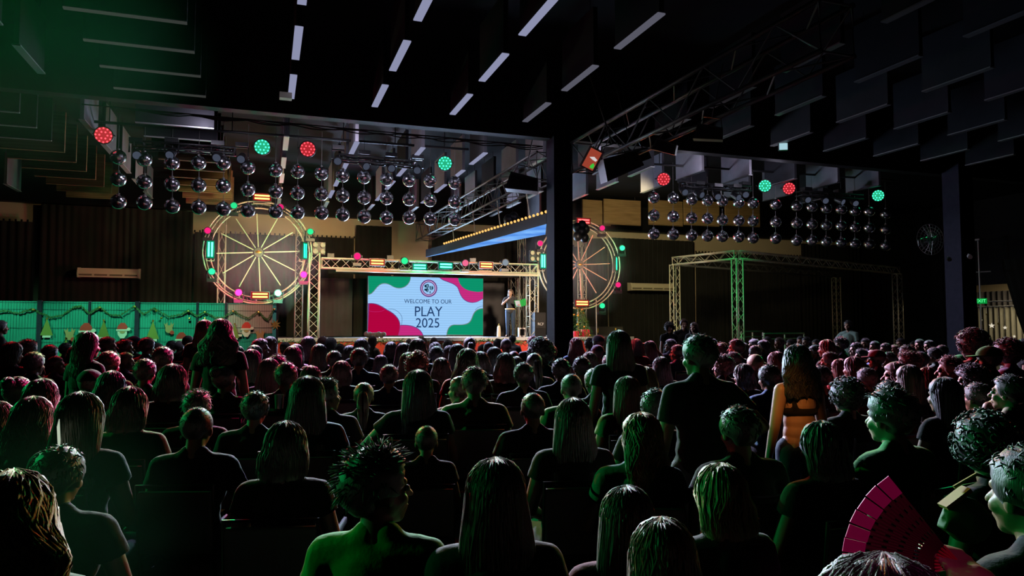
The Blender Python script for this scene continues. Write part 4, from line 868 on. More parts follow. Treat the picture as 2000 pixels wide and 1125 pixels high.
def build_proto(name, stand=False, wide=1.0, yaw=0, pitch=0, lean=0, twist=0, armL=None, armR=None, sleeve=.45, crop=False, voxel=.0088, female=False, kneesep=1, bare=False):
    """returns dict: body, shirt, trousers meshes + head frame. facing +Y, origin on the floor."""
    hz = .92 if stand else .55
    P = V((0,0,hz)); Lm = Matrix.Rotation(-R(lean), 4, 'X') @ Matrix.Rotation(R(twist), 4, 'Z')
    def U(x, y, z): return P + (Lm.to_3x3() @ V((x, y, z)))
    up = {'waist': U(0,-.01,.17), 'chest': U(0,0,.32), 'nb': U(0,-.01,.475), 'sL': U(-.175*wide,-.01,.425), 'sR': U(.175*wide,-.01,.425)}
    nb = up['nb']; hc = U(0, .0, .475) + V((0, .02, .155))
    Hm = Matrix.Rotation(R(yaw), 3, 'Z') @ Matrix.Rotation(-R(pitch), 3, 'X')
    hip = {s_: V((s_*.095, 0, hz-.02)) for s_ in (-1, 1)}
    if stand:
        knee = {s_: V((s_*.10, .02, .49)) for s_ in (-1, 1)}; ank = {s_: V((s_*.11, -.02, .085)) for s_ in (-1, 1)}
    else:
        knee = {s_: V((s_*.13*kneesep, .42, .50)) for s_ in (-1, 1)}; ank = {s_: V((s_*.14*kneesep, .40, .085)) for s_ in (-1, 1)}
    dL = armL or ((-.235*wide, 0, .15), (-.25*wide, .06, -.10)) ; dR = armR or ((.235*wide, 0, .15), (.25*wide, .06, -.10))
    if not stand:
        dL = armL or ((-.25*wide, .03, .17), (-.13, .27, .07)); dR = armR or ((.25*wide, .03, .17), (.13, .27, .07))
    el = {-1: U(*dL[0]), 1: U(*dR[0])}; wr = {-1: U(*dL[1]), 1: U(*dR[1])}; sh = {-1: up['sL'], 1: up['sR']}
    R3 = Lm.to_3x3()
    fw = .93 if female else 1
    def torso(mb, i=0, top=True, bottom=True):
        if bottom:
            mb.ell(P+V((0,-.01,0)), (.165*(1.04 if female else 1)+i, .118+i, .12+i), 16, 10)
            mb.ell(U(0,-.01,.10), (.145*fw+i, .105+i, .12+i), 16, 10, R3)
        mb.ell(U(0,-.008,.19), (.138*fw+i, .102+i, .13+i), 16, 10, R3)
        mb.ell(U(0,-.005,.31), (.16*wide*fw+i, .112+i, .15+i), 16, 10, R3)
        if top:
            mb.ell(U(0,-.02,.40), (.15*wide+i, .085+i, .075+i), 16, 8, R3)
            for s_ in (-1, 1):
                mb.cap(sh[s_], U(s_*.06,-.015,.44), .052+i, .06+i, 12); mb.cap(U(s_*.10*wide,-.015,.43), U(s_*.035,-.02,.50), .042+i*.9, .04+i*.6, 10)
    def arm(mb, s_, i=0, t0=0, t1=2.0, blunt=False):
        "t 0..1 upper arm, 1..2 forearm"
        def seg(a, b, ra, rb, f):
            if f <= 0: return
            e = a.lerp(b, min(f,1)); rr = ra+(rb-ra)*min(f,1); mb.ell(a, ra+i, 12, 8); mb.tube(a, e, ra+i, rr+i*(1.8 if blunt and f < 1 else 1), 14)
            if f >= 1: mb.ell(e, rr+i, 12, 8)
        seg(sh[s_], el[s_], .053, .040, t1); 
        if t1 > 1: seg(el[s_], wr[s_], .041, .026, t1-1)
    def legs(mb, i=0, foot=True):
        for s_ in (-1, 1):
            mb.cap(hip[s_], knee[s_], .088+i, .06+i, 14)
            m_ = knee[s_].lerp(ank[s_], .3); mb.cap(knee[s_], ank[s_], .055+i, .038+i, 12); mb.ell(m_+V((0,-.015,0)), (.055+i,.06+i,.11), 12, 8)
            if foot: mb.cap(ank[s_]+V((0,-.02,-.045)), ank[s_]+V((s_*.015,.16,-.05)), .036, .03, 10); mb.ell(ank[s_]+V((s_*.012,.11,-.04)), (.043,.06,.035), 10, 6)
    b = MB(); torso(b); legs(b)
    for s_ in (-1, 1): arm(b, s_); hand(b, wr[s_], el[s_])
    b.cap(nb-V((0,.01,.03)), hc+Hm@V((0,-.022,-.05)), .056*(.9 if female else 1), .050*(.9 if female else 1), 12)
    def H(x, y, z): return hc + Hm @ V((x, y, z))
    b.ell(H(0,-.016,.028), (.074,.092,.084), 18, 12, Hm); b.ell(H(0,.018,-.03), (.062,.066,.078), 16, 10, Hm); b.ell(H(0,.05,-.088), (.032,.03,.026), 12, 8, Hm)
    b.cap(H(0,.080,.005), H(0,.104,-.028), .009, .014, 8); b.cap(H(-.032,.072,.022), H(.032,.072,.022), .013, .013, 8)
    b.ell(H(0,.082,-.060), (.024,.012,.009), 10, 6, Hm); b.ell(H(0,.080,-.072), (.02,.012,.008), 10, 6, Hm)
    for s_ in (-1, 1): b.ell(H(s_*.038,.055,-.032), (.026,.024,.024), 10, 6, Hm); b.ell(H(s_*.078,-.008,-.012), (.011,.02,.032), 10, 8, Hm)
    out = {'hc': hc, 'Hm': Hm, 'stand': stand, 'hz': hz, 'wr': wr, 'el': el}
    out['body'] = vox(b, name+'_body', voxel, 3, .45)
    s = MB(); i = .014
    if crop:
        s.ell(U(0,-.005,.27), (.165*fw, .118, .065), 16, 10, R3)
        for s_ in (-1, 1): s.cap(U(s_*.10,-.085,.30), U(s_*.095,-.03,.455), .02, .02, 8); s.cap(U(s_*.10,.085,.30), U(s_*.095,-.01,.455), .02, .02, 8)
    else:
        torso(s, i)
        for s_ in (-1, 1): 
            if not bare: arm(s, s_, i*.9, 0, sleeve, True)
    out['shirt'] = vox(s, name+'_shirt', .0105, 3, .5, .006 if not crop else 0, 9)
    t = MB(); legs(t, .012, False); t.ell(P+V((0,-.012,-.015)), (.172,.122,.105), 16, 10)
    out['trousers'] = vox(t, name+'_trousers', .013, 3, .5, .005, 8)
    return out
PR = {}
PR['m'] = build_proto('seated_man', wide=1.08)
PR['f'] = build_proto('seated_woman', wide=.93, female=True, sleeve=.35)
PR['l'] = build_proto('seated_left', wide=.97, yaw=42, female=True)
PR['r'] = build_proto('seated_right', wide=1.0, yaw=-48, pitch=-4)
PR['lean'] = build_proto('seated_leaning', wide=1.1, lean=14, pitch=-4, armL=((-.3,.12,.12),(-.08,.36,.0)), armR=((.3,.12,.12),(.08,.36,.0)), sleeve=.6)
PR['armr'] = build_proto('seated_arm_right', wide=.97, yaw=-30, armR=((.37,.05,.22),(.62,.14,.17)), female=True, sleeve=.35)
PR['arml'] = build_proto('seated_arm_left', wide=.97, yaw=15, armL=((-.37,.05,.22),(-.62,.12,.20)), female=True, sleeve=.35)
PR['up'] = build_proto('seated_arm_up', wide=.95, yaw=10, armR=((.30,.12,.50),(.10,.10,.68)), armL=((-.30,.12,.50),(-.12,.10,.66)), female=True, bare=True)
PR['chin'] = build_proto('seated_chin', wide=1.04, yaw=20, pitch=-6, lean=6, armL=((-.2,.24,.22),(-.03,.155,.50)), armR=((.27,.05,.17),(.1,.28,.06)), voxel=.0075)
PR['sf'] = build_proto('standing_woman', stand=True, wide=.92, female=True, sleeve=.4)
PR['sm'] = build_proto('standing_man', stand=True, wide=1.06, sleeve=.5, yaw=10)
PR['hip'] = build_proto('standing_hip', stand=True, wide=1.04, yaw=10, armR=((.40,-.04,.22),(.18,.04,.08)), sleeve=.6)
PR['crop'] = build_proto('standing_crop', stand=True, wide=.95, female=True, crop=True)
PR['pres'] = build_proto('presenter', stand=True, wide=.98, female=True, yaw=-12, armR=((.27,.06,.24),(.05,.17,.42)), armL=((-.26,.08,.18),(-.32,.26,.20)), sleeve=.7, voxel=.0075)
PR['fan'] = build_proto('seated_fan_holder', wide=.95, female=True, armR=((.27,.13,.34),(.13,.24,.62)))
PR['child'] = build_proto('child_standing', stand=True, wide=.9, female=True, yaw=0, armR=((.22,.06,.2),(.14,.24,.2)), armL=((-.22,.06,.2),(-.10,.24,.2)), sleeve=.6)

# ---------------------------------------------------------------- hair, in head space (face looks to +Y)
def sm_(a, b, x): t = max(0, min(1, (x-a)/(b-a))); return t*t*(3-2*t)
def cap_shell(mb, th, low_back, low_side, front, seed=0, bumps=.0, bsc=14, nu=40, nv=26, rx=.078, ry=.097, rz=.090):
    """hair cap: a shell round the skull, sinking inside it where there is no hair"""
    c = V((0,-.018,.030)); vs = []
    def P(t, a):
        d = V((sin(t)*cos(a), sin(t)*sin(a), cos(t))); z = c.z+d.z*rz
        f = sm_(.05, .75, d.y)                       # 1 at the face
        s_ = sm_(.35, .95, abs(d.x))
        low = low_back*(1-f)+front*f; low = low*(1-s_*(1-f))+low_side*s_*(1-f)
        k = sm_(low-.016, low+.012, z)
        n_ = noise.noise(V((d.x, d.y, d.z))*bsc*.3+V((seed,)*3)); n2 = noise.noise(V((d.x*bsc, d.y*bsc, d.z*bsc*.5+seed)))
        e = (th*(1+.25*n_)+bumps*n2)*k - .016*(1-k)
        return V((c.x+d.x*(rx+e), c.y+d.y*(ry+e), c.z+d.z*(rz+e)))
    n0 = len(mb.v); vs.append(P(0,0))
    for i in range(1, nv):
        for k in range(nu): vs.append(P(pi*i/nv, 2*pi*k/nu))
    vs.append(P(pi,0)); fs = [(0, 1+k, 1+(k+1) % nu) for k in range(nu)]
    for i in range(nv-2):
        for k in range(nu): l = (k+1) % nu; a = 1+i*nu; fs.append((a+k, a+nu+k, a+nu+l, a+l))
    e = len(vs)-1; a = 1+(nv-2)*nu
    for k in range(nu): fs.append((a+k, e, a+(k+1) % nu))
    mb.add(vs, fs)
def lock(mb, pts, r): mb.path(pts, [r*(.6+.4*sin(pi*min(1,(i+.5)/len(pts)*.8+.1)))*(1-.85*(i/(len(pts)-1))**3) for i in range(len(pts))], 4)
def curtain_pt(a, t, L, wid, wave, seed):
    """a: angle round the back (0..pi = right..back..left), t 0..1 crown to tip"""
    x0, y0 = cos(a), -sin(a)
    if t < .28:
        q_ = t/.28*pi*.5; return V((x0*(.092)*sin(q_), -.018+y0*.110*sin(q_)*(1 if y0 < 0 else .8), .030+.102*cos(q_)))
    u = (t-.28)/.72; z = .030-u*L; g = sm_(0, .45, u)
    rx = .092+(wid-.092)*g-.015*sm_(.75, 1, u); ry = .110*(1-g)+.055*g; yc = -.018*(1-g)-.065*g-.02*sm_(.5,1,u)
    w_ = wave*sin(u*L*42+seed+a*2)*u
    return V((x0*rx*(1+w_), yc+y0*ry*(1+w_), z))
def long_hair(L=.42, wid=.115, wave=.03, seed=0, n=300, face=.42, thick=.008):
    rnd = random.Random(seed); mb = MB(); cap_shell(mb, .016, -.03, -.02, .062, seed, .004, 16)
    na, nt = 30, 22; a0, a1 = -face, pi+face
    g_ = [[curtain_pt(a0+(a1-a0)*i/na, j/nt, L*(1-.10*rnd.random() if j == nt else 1), wid, wave, seed) for i in range(na+1)] for j in range(nt+1)]
    for row in (0, 1):
        vs = [];
        for j in range(nt+1):
            for i in range(na+1):
                p = g_[j][i]; c = V((0,-.03,p.z)); vs.append(p if row == 0 else p+(c-p)*.13)
        fs = [(j*(na+1)+i, (j+1)*(na+1)+i, (j+1)*(na+1)+i+1, j*(na+1)+i+1) for j in range(nt) for i in range(na)]
        mb.add(vs, fs if row == 0 else [tuple(reversed(f)) for f in fs])
    for k in range(n):
        a = a0+(a1-a0)*rnd.random(); t0 = rnd.random()**2*.35; t1 = .72+.3*rnd.random(); da = rnd.gauss(0,.12); o_ = rnd.uniform(.001, .007)
        pts = []
        for i in range(10):
            t = t0+(t1-t0)*i/9; p = curtain_pt(a+da*i/9+wave*2*sin(i*1.3+k), t, L, wid, wave, seed); c = V((0,-.03,min(p.z,.05))); pts.append(p+(p-c).normalized()*(o_+(.012*rnd.random() if i == 9 else 0)))
        lock(mb, pts, rnd.uniform(.002, .0055)*(thick/.008))
    return mb
def short_hair(th=.016, back=-.055, side=-.012, front=.062, seed=0, spikes=260, sl=.03, bump=.004, lie=.75, r=.0028):
    rnd = random.Random(seed); mb = MB(); cap_shell(mb, th, back, side, front, seed, bump, 18)
    for k in range(spikes):
        t = rnd.random()**.6*1.9; a = rnd.uniform(0, 2*pi); d = V((sin(t)*cos(a), sin(t)*sin(a), cos(t)))
        low = back if d.y < .1 else front
        p = V((d.x*(.078+th*.85), -.018+d.y*(.097+th*.85), .030+d.z*(.090+th*.85)))
        if p.z < low+.02 or (abs(d.x) > .6 and p.z < side+.03): continue
        tan = V((rnd.gauss(0,.5), rnd.gauss(0,.5)-.2, -.6)); tan = (tan-d*tan.dot(d)).normalized()
        dd = (d*(1-lie)+tan*lie).normalized(); l_ = sl*rnd.uniform(.5, 1.2)
        lock(mb, [p, p+dd*l_*.5+d*.003, p+dd*l_+d*.002], r)
    return mb
def bob(L=.16, wid=.112, seed=0, wave=.02): return long_hair(L, wid, wave, seed, 130, .55)
def ponytail(seed=0, L=.34, z0=.055, straight=0):
    rnd = random.Random(seed); mb = short_hair(.010, -.06, -.02, .065, seed, 60, .03, .002, .97)
    for k in range(26):
        a = rnd.uniform(0, 2*pi); q_ = rnd.random()*.02; pts = []
        for i in range(9):
            u = i/8; rr = (.012+.03*sin(pi*min(1,u*1.1)))*(1 if i else .6); pts.append(V((cos(a)*rr*.9+q_*u, -.125-.05*sin(min(1,u*2)*pi*.5)-.015*u+sin(a)*rr*.6, z0-.02+.03*sin(min(1,u*3)*pi)*(1-u)-u*u*L-(.05*u))))
        lock(mb, pts, .013)
    mb.ell((0,-.125,z0-.01), (.022,.02,.022), 10, 6); return mb
def bun(seed=0, z=.085):
    mb = short_hair(.011, -.06, -.02, .065, seed, 70, .03, .003, .95); c = V((0,-.115,z))
    mb.ell(c, (.046,.042,.042), 14, 10); rnd = random.Random(seed)
    for k in range(26):
        a = rnd.uniform(0, 2*pi); b_ = rnd.uniform(0, pi); ax = V((cos(a)*sin(b_), sin(a)*sin(b_), cos(b_))); u_ = ax.orthogonal().normalized(); v_ = ax.cross(u_)
        lock(mb, [c+(u_*cos(i*.5)+v_*sin(i*.5))*.046 for i in range(8)], .006)
    return mb
def curly(th=.035, back=-.09, side=-.05, seed=0, n=260, r=.009, long_=0):
    rnd = random.Random(seed); mb = MB(); cap_shell(mb, th, back, side, .05, seed, .010, 9)
    for k in range(n):
        t = rnd.random()**.55*2.2; a = rnd.uniform(0, 2*pi); d = V((sin(t)*cos(a), sin(t)*sin(a), cos(t)))
        p = V((d.x*(.078+th), -.018+d.y*(.097+th), .030+d.z*(.09+th)))
        if d.y > .45 and p.z < .08: continue
        if p.z < back: continue
        u_ = d.orthogonal().normalized(); v_ = d.cross(u_); ph = rnd.uniform(0, 6.3)
        lock(mb, [p+(u_*cos(ph+i*.9)+v_*sin(ph+i*.9))*.012+d*(.003+.0035*i) for i in range(6)], r*.6)
    return mb
def baseball(seed=0, back=False):
    mb = short_hair(.010, -.06, -.03, .02, seed, 40, .02, .003, .95); return mb
def cap_hat():
    mb = MB(); c = V((0,-.018,.045)); n, m = 28, 9; vs = []
    for j in range(m+1):
        t = pi*.5*j/m
        for k in range(n): a = 2*pi*k/n; vs.append(c+V((sin(t)*cos(a)*.096, sin(t)*sin(a)*.116, cos(t)*.093)))
    mb.add(vs, [(j*n+k, (j+1)*n+k, (j+1)*n+(k+1) % n, j*n+(k+1) % n) for j in range(m) for k in range(n)])
    br = [(-.075,.05),(-.07,.12),(-.04,.17),(0,.185),(.04,.17),(.07,.12),(.075,.05)]
    mb.prism(br, .045, .052, lambda x,y,z:(x,y,z-.12*max(0,y-.08)-.9*x*x)); mb.ell(c+V((0,0,.095)), (.01,.01,.006), 8, 4); return mb
HAIR = {}
def hm(n, mb):
    me = mb.mesh('hair_'+n, M['black'], True); HAIR[n] = me
hm('short', short_hair(seed=1)); hm('short2', short_hair(.02, -.06, -.01, .07, 2, 320, .035, .007, .6)); hm('crop', short_hair(.007, -.05, -.01, .062, 3, 260, .014, .001, .8, .0018))
hm('spiky', short_hair(.03, -.05, 0, .075, 4, 420, .045, .010, .45, .003)); hm('long', long_hair(.42, .115, .015, 5)); hm('long2', long_hair(.34, .125, .05, 6)); hm('wavy', long_hair(.40, .14, .10, 7, 190, thick=.010))
hm('bob', bob(seed=8)); hm('bob2', bob(.20, .122, 9, .05)); hm('pony', ponytail(10)); hm('bun', bun(11)); hm('curly', curly(seed=12)); hm('afro', curly(.06, -.13, -.09, 13, 420, .010)); hm('bald', short_hair(.002, -.03, 0, .055, 14, 0, .01, 0))
hm('under', baseball(15)); hm('big', long_hair(.30, .165, .09, 16, 260, thick=.013))
CAPM = cap_hat().mesh('cap_crown', M['black'], True)
HDESC = {'short':'short hair','short2':'tousled short hair','crop':'cropped hair','spiky':'spiky hair','long':'long straight hair','long2':'long loose hair','wavy':'long wavy hair','bob':'bob-cut hair','bob2':'shoulder-length hair','pony':'ponytail','bun':'bun','curly':'curly hair','afro':'bushy curly hair','bald':'shaved head','under':'cap','big':'big wavy hair'}
HC = {'k':('dark',(.012,.009,.008)), 'b':('dark brown',(.035,.018,.010)), 'n':('brown',(.10,.05,.025)), 'y':('blond',(.42,.27,.12)), 'g':('grey',(.30,.30,.31)), 'w':('white',(.55,.5,.5)), 'r':('reddish',(.16,.04,.02))}  # reddish also carries red and pink light on lit heads
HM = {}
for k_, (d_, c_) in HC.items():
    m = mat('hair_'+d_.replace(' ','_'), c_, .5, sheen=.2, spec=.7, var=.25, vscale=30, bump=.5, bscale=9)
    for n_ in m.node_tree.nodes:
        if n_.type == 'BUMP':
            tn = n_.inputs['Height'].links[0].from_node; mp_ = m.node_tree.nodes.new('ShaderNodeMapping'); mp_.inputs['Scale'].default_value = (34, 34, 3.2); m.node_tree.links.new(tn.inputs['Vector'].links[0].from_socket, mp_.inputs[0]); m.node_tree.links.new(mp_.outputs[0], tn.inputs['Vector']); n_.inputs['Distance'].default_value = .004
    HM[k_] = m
SH = {'k':('black',(.013,.013,.014)), 'd':('dark grey',(.05,.05,.055)), 'w':('white',(.55,.52,.52)), 'g':('green',(.05,.35,.08)), 'r':('red',(.5,.03,.03)), 'p':('pink',(.6,.22,.26)), 'b':('blue',(.10,.17,.36)), 't':('teal',(.05,.28,.28)), 's':('sage',(.20,.30,.24)), 'o':('pale beige',(.45,.36,.24)), 'n':('navy',(.02,.03,.08)), 'm':('maroon',(.16,.02,.05)), 'v':('lilac',(.35,.3,.45)), 'y':('cream',(.6,.52,.35))}  # green and red also carry the coloured light on lit figures
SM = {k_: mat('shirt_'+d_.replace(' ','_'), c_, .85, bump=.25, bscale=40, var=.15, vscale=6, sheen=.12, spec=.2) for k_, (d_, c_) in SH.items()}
SKIN = [mat('skin_warm', (.42,.22,.14), .5, var=.08), mat('skin_tan', (.30,.15,.09), .5, var=.08), mat('skin_light', (.52,.31,.22), .5, var=.08)]
JEAN = mat('dark_denim', (.03,.05,.09), .85, bump=.2, bscale=80); BLKT = mat('black_trousers', (.015,.015,.017), .85, bump=.2)
# chair
CH = {}
CH['seat'] = vox(MB().box((0,.01,.425), (.42,.42,.05)), 'seat', .012, 4, .2); CH['backrest'] = vox(MB().box((0,-.235,.72), (.40,.04,.34), Matrix.Rotation(.1,3,'X')), 'backrest', .012, 3, .2)
CH['leg'] = MB().tube((0,0,0), (0,0,.42), .012, n=6).mesh('leg', M['chair_metal']); CH['back_frame'] = MB().path([(-.2,-.2,.42), (-.2,-.26,.92), (.2,-.26,.92), (.2,-.2,.42)], .011, 6).mesh('back_frame', M['chair_metal'])
for k_ in ('seat','backrest'): CH[k_].materials[0] = M['chair']
def chair(loc, rz, sc, label):
    t = empty('audience_chair', loc, (0,0,rz), label, 'chair', 'chairs under the audience', sc=sc)
    put('seat', CH['seat'], t); put('backrest', CH['backrest'], t); put('back_frame', CH['back_frame'], t)
    for a in (-1,1):
        for b_ in (-1,1): put('leg', CH['leg'], t, (a*.19, b_*.19+.01, 0))
LOOK = V((5.4, 24.5, 0)); used = {}; PLACED = []
def person(px, py, h, pk='m', hair='short', hc='k', shirt='k', dy=0, label='', stand=None, ch=True, cap=None, trous=None, jit=0, dz=0, skin=None, eyes=False, top=None):
    pr = PR[pk]; st_ = pr['stand']; T = (pr['hc'].z+.115)
    # pixel size of the head fixes scale and distance together
    z = None
    if top: s = top/T; z = (CAM.z-top)/((py-640)/F) if py > 642 else F*HR*s/h
    else:
        s = CAM.z/(T+HR*(py-640)/h); s = max(.72, min(1.12, s)); z = F*HR*s/h
    best = None
    for mz in ((1,) if h > 70 or pk in ('hip','sf','crop','child') else (1,.95,1.05,.91,1.1,.87,1.15,.83,1.2)):
        p = atD(px, py, z*mz); dirv = V((LOOK.x-p.x, LOOK.y-p.y)); rz = -atan2(dirv.x, dirv.y)+R(dy); sm = (p.z-dz)/T
        off_ = Matrix.Rotation(rz, 3, 'Z') @ (pr['hc']*sm); base = V((p.x-off_.x, p.y-off_.y, dz))
        dm = min([(base-b_).length for b_ in PLACED]+[9])
        if best is None or dm > best[0]+.02: best = (dm, p, rz, base)
        if dm > .5: break
    dm, p, rz, base = best; PLACED.append(base)
    wantz = p.z-dz; s2 = wantz/T if .7 < wantz/T < 1.2 else s
    t = empty('person', base, (0,0,rz), label, 'person', None, sc=s2)
    sk_ = SKIN[(px*7) % 3 if skin is None else skin]
    put('body', pr['body'], t, m=sk_); put('shirt', pr['shirt'], t, m=SM[shirt]); put('trousers', pr['trousers'], t, m=trous or (JEAN if (px*3) % 2 else BLKT))
    he = pr['Hm'].to_euler(); ho = put('hair', HAIR[hair], t, pr['hc'], he, m=HM[hc])
    if cap: put('cap', CAPM, t, pr['hc'], he, m=SM[cap])
    if eyes:
        for s_ in (-1,1): put('eye', EYE, t, pr['hc']+pr['Hm']@V((s_*.032,.078,.0)), m=None)
    if not st_ and ch:
        cl = label.split(', ', 2)[2] if label.startswith('person, ') else label.split(',')[0]
        chair(base, rz, s2, ('black chair, '+cl) if label.startswith('person, ') else ('black chair under the '+' '.join(cl.split()[:12])))
    return t
EYE = MB().ell((0,0,0), .012, 8, 6).mesh('eye', M['eye'], True)
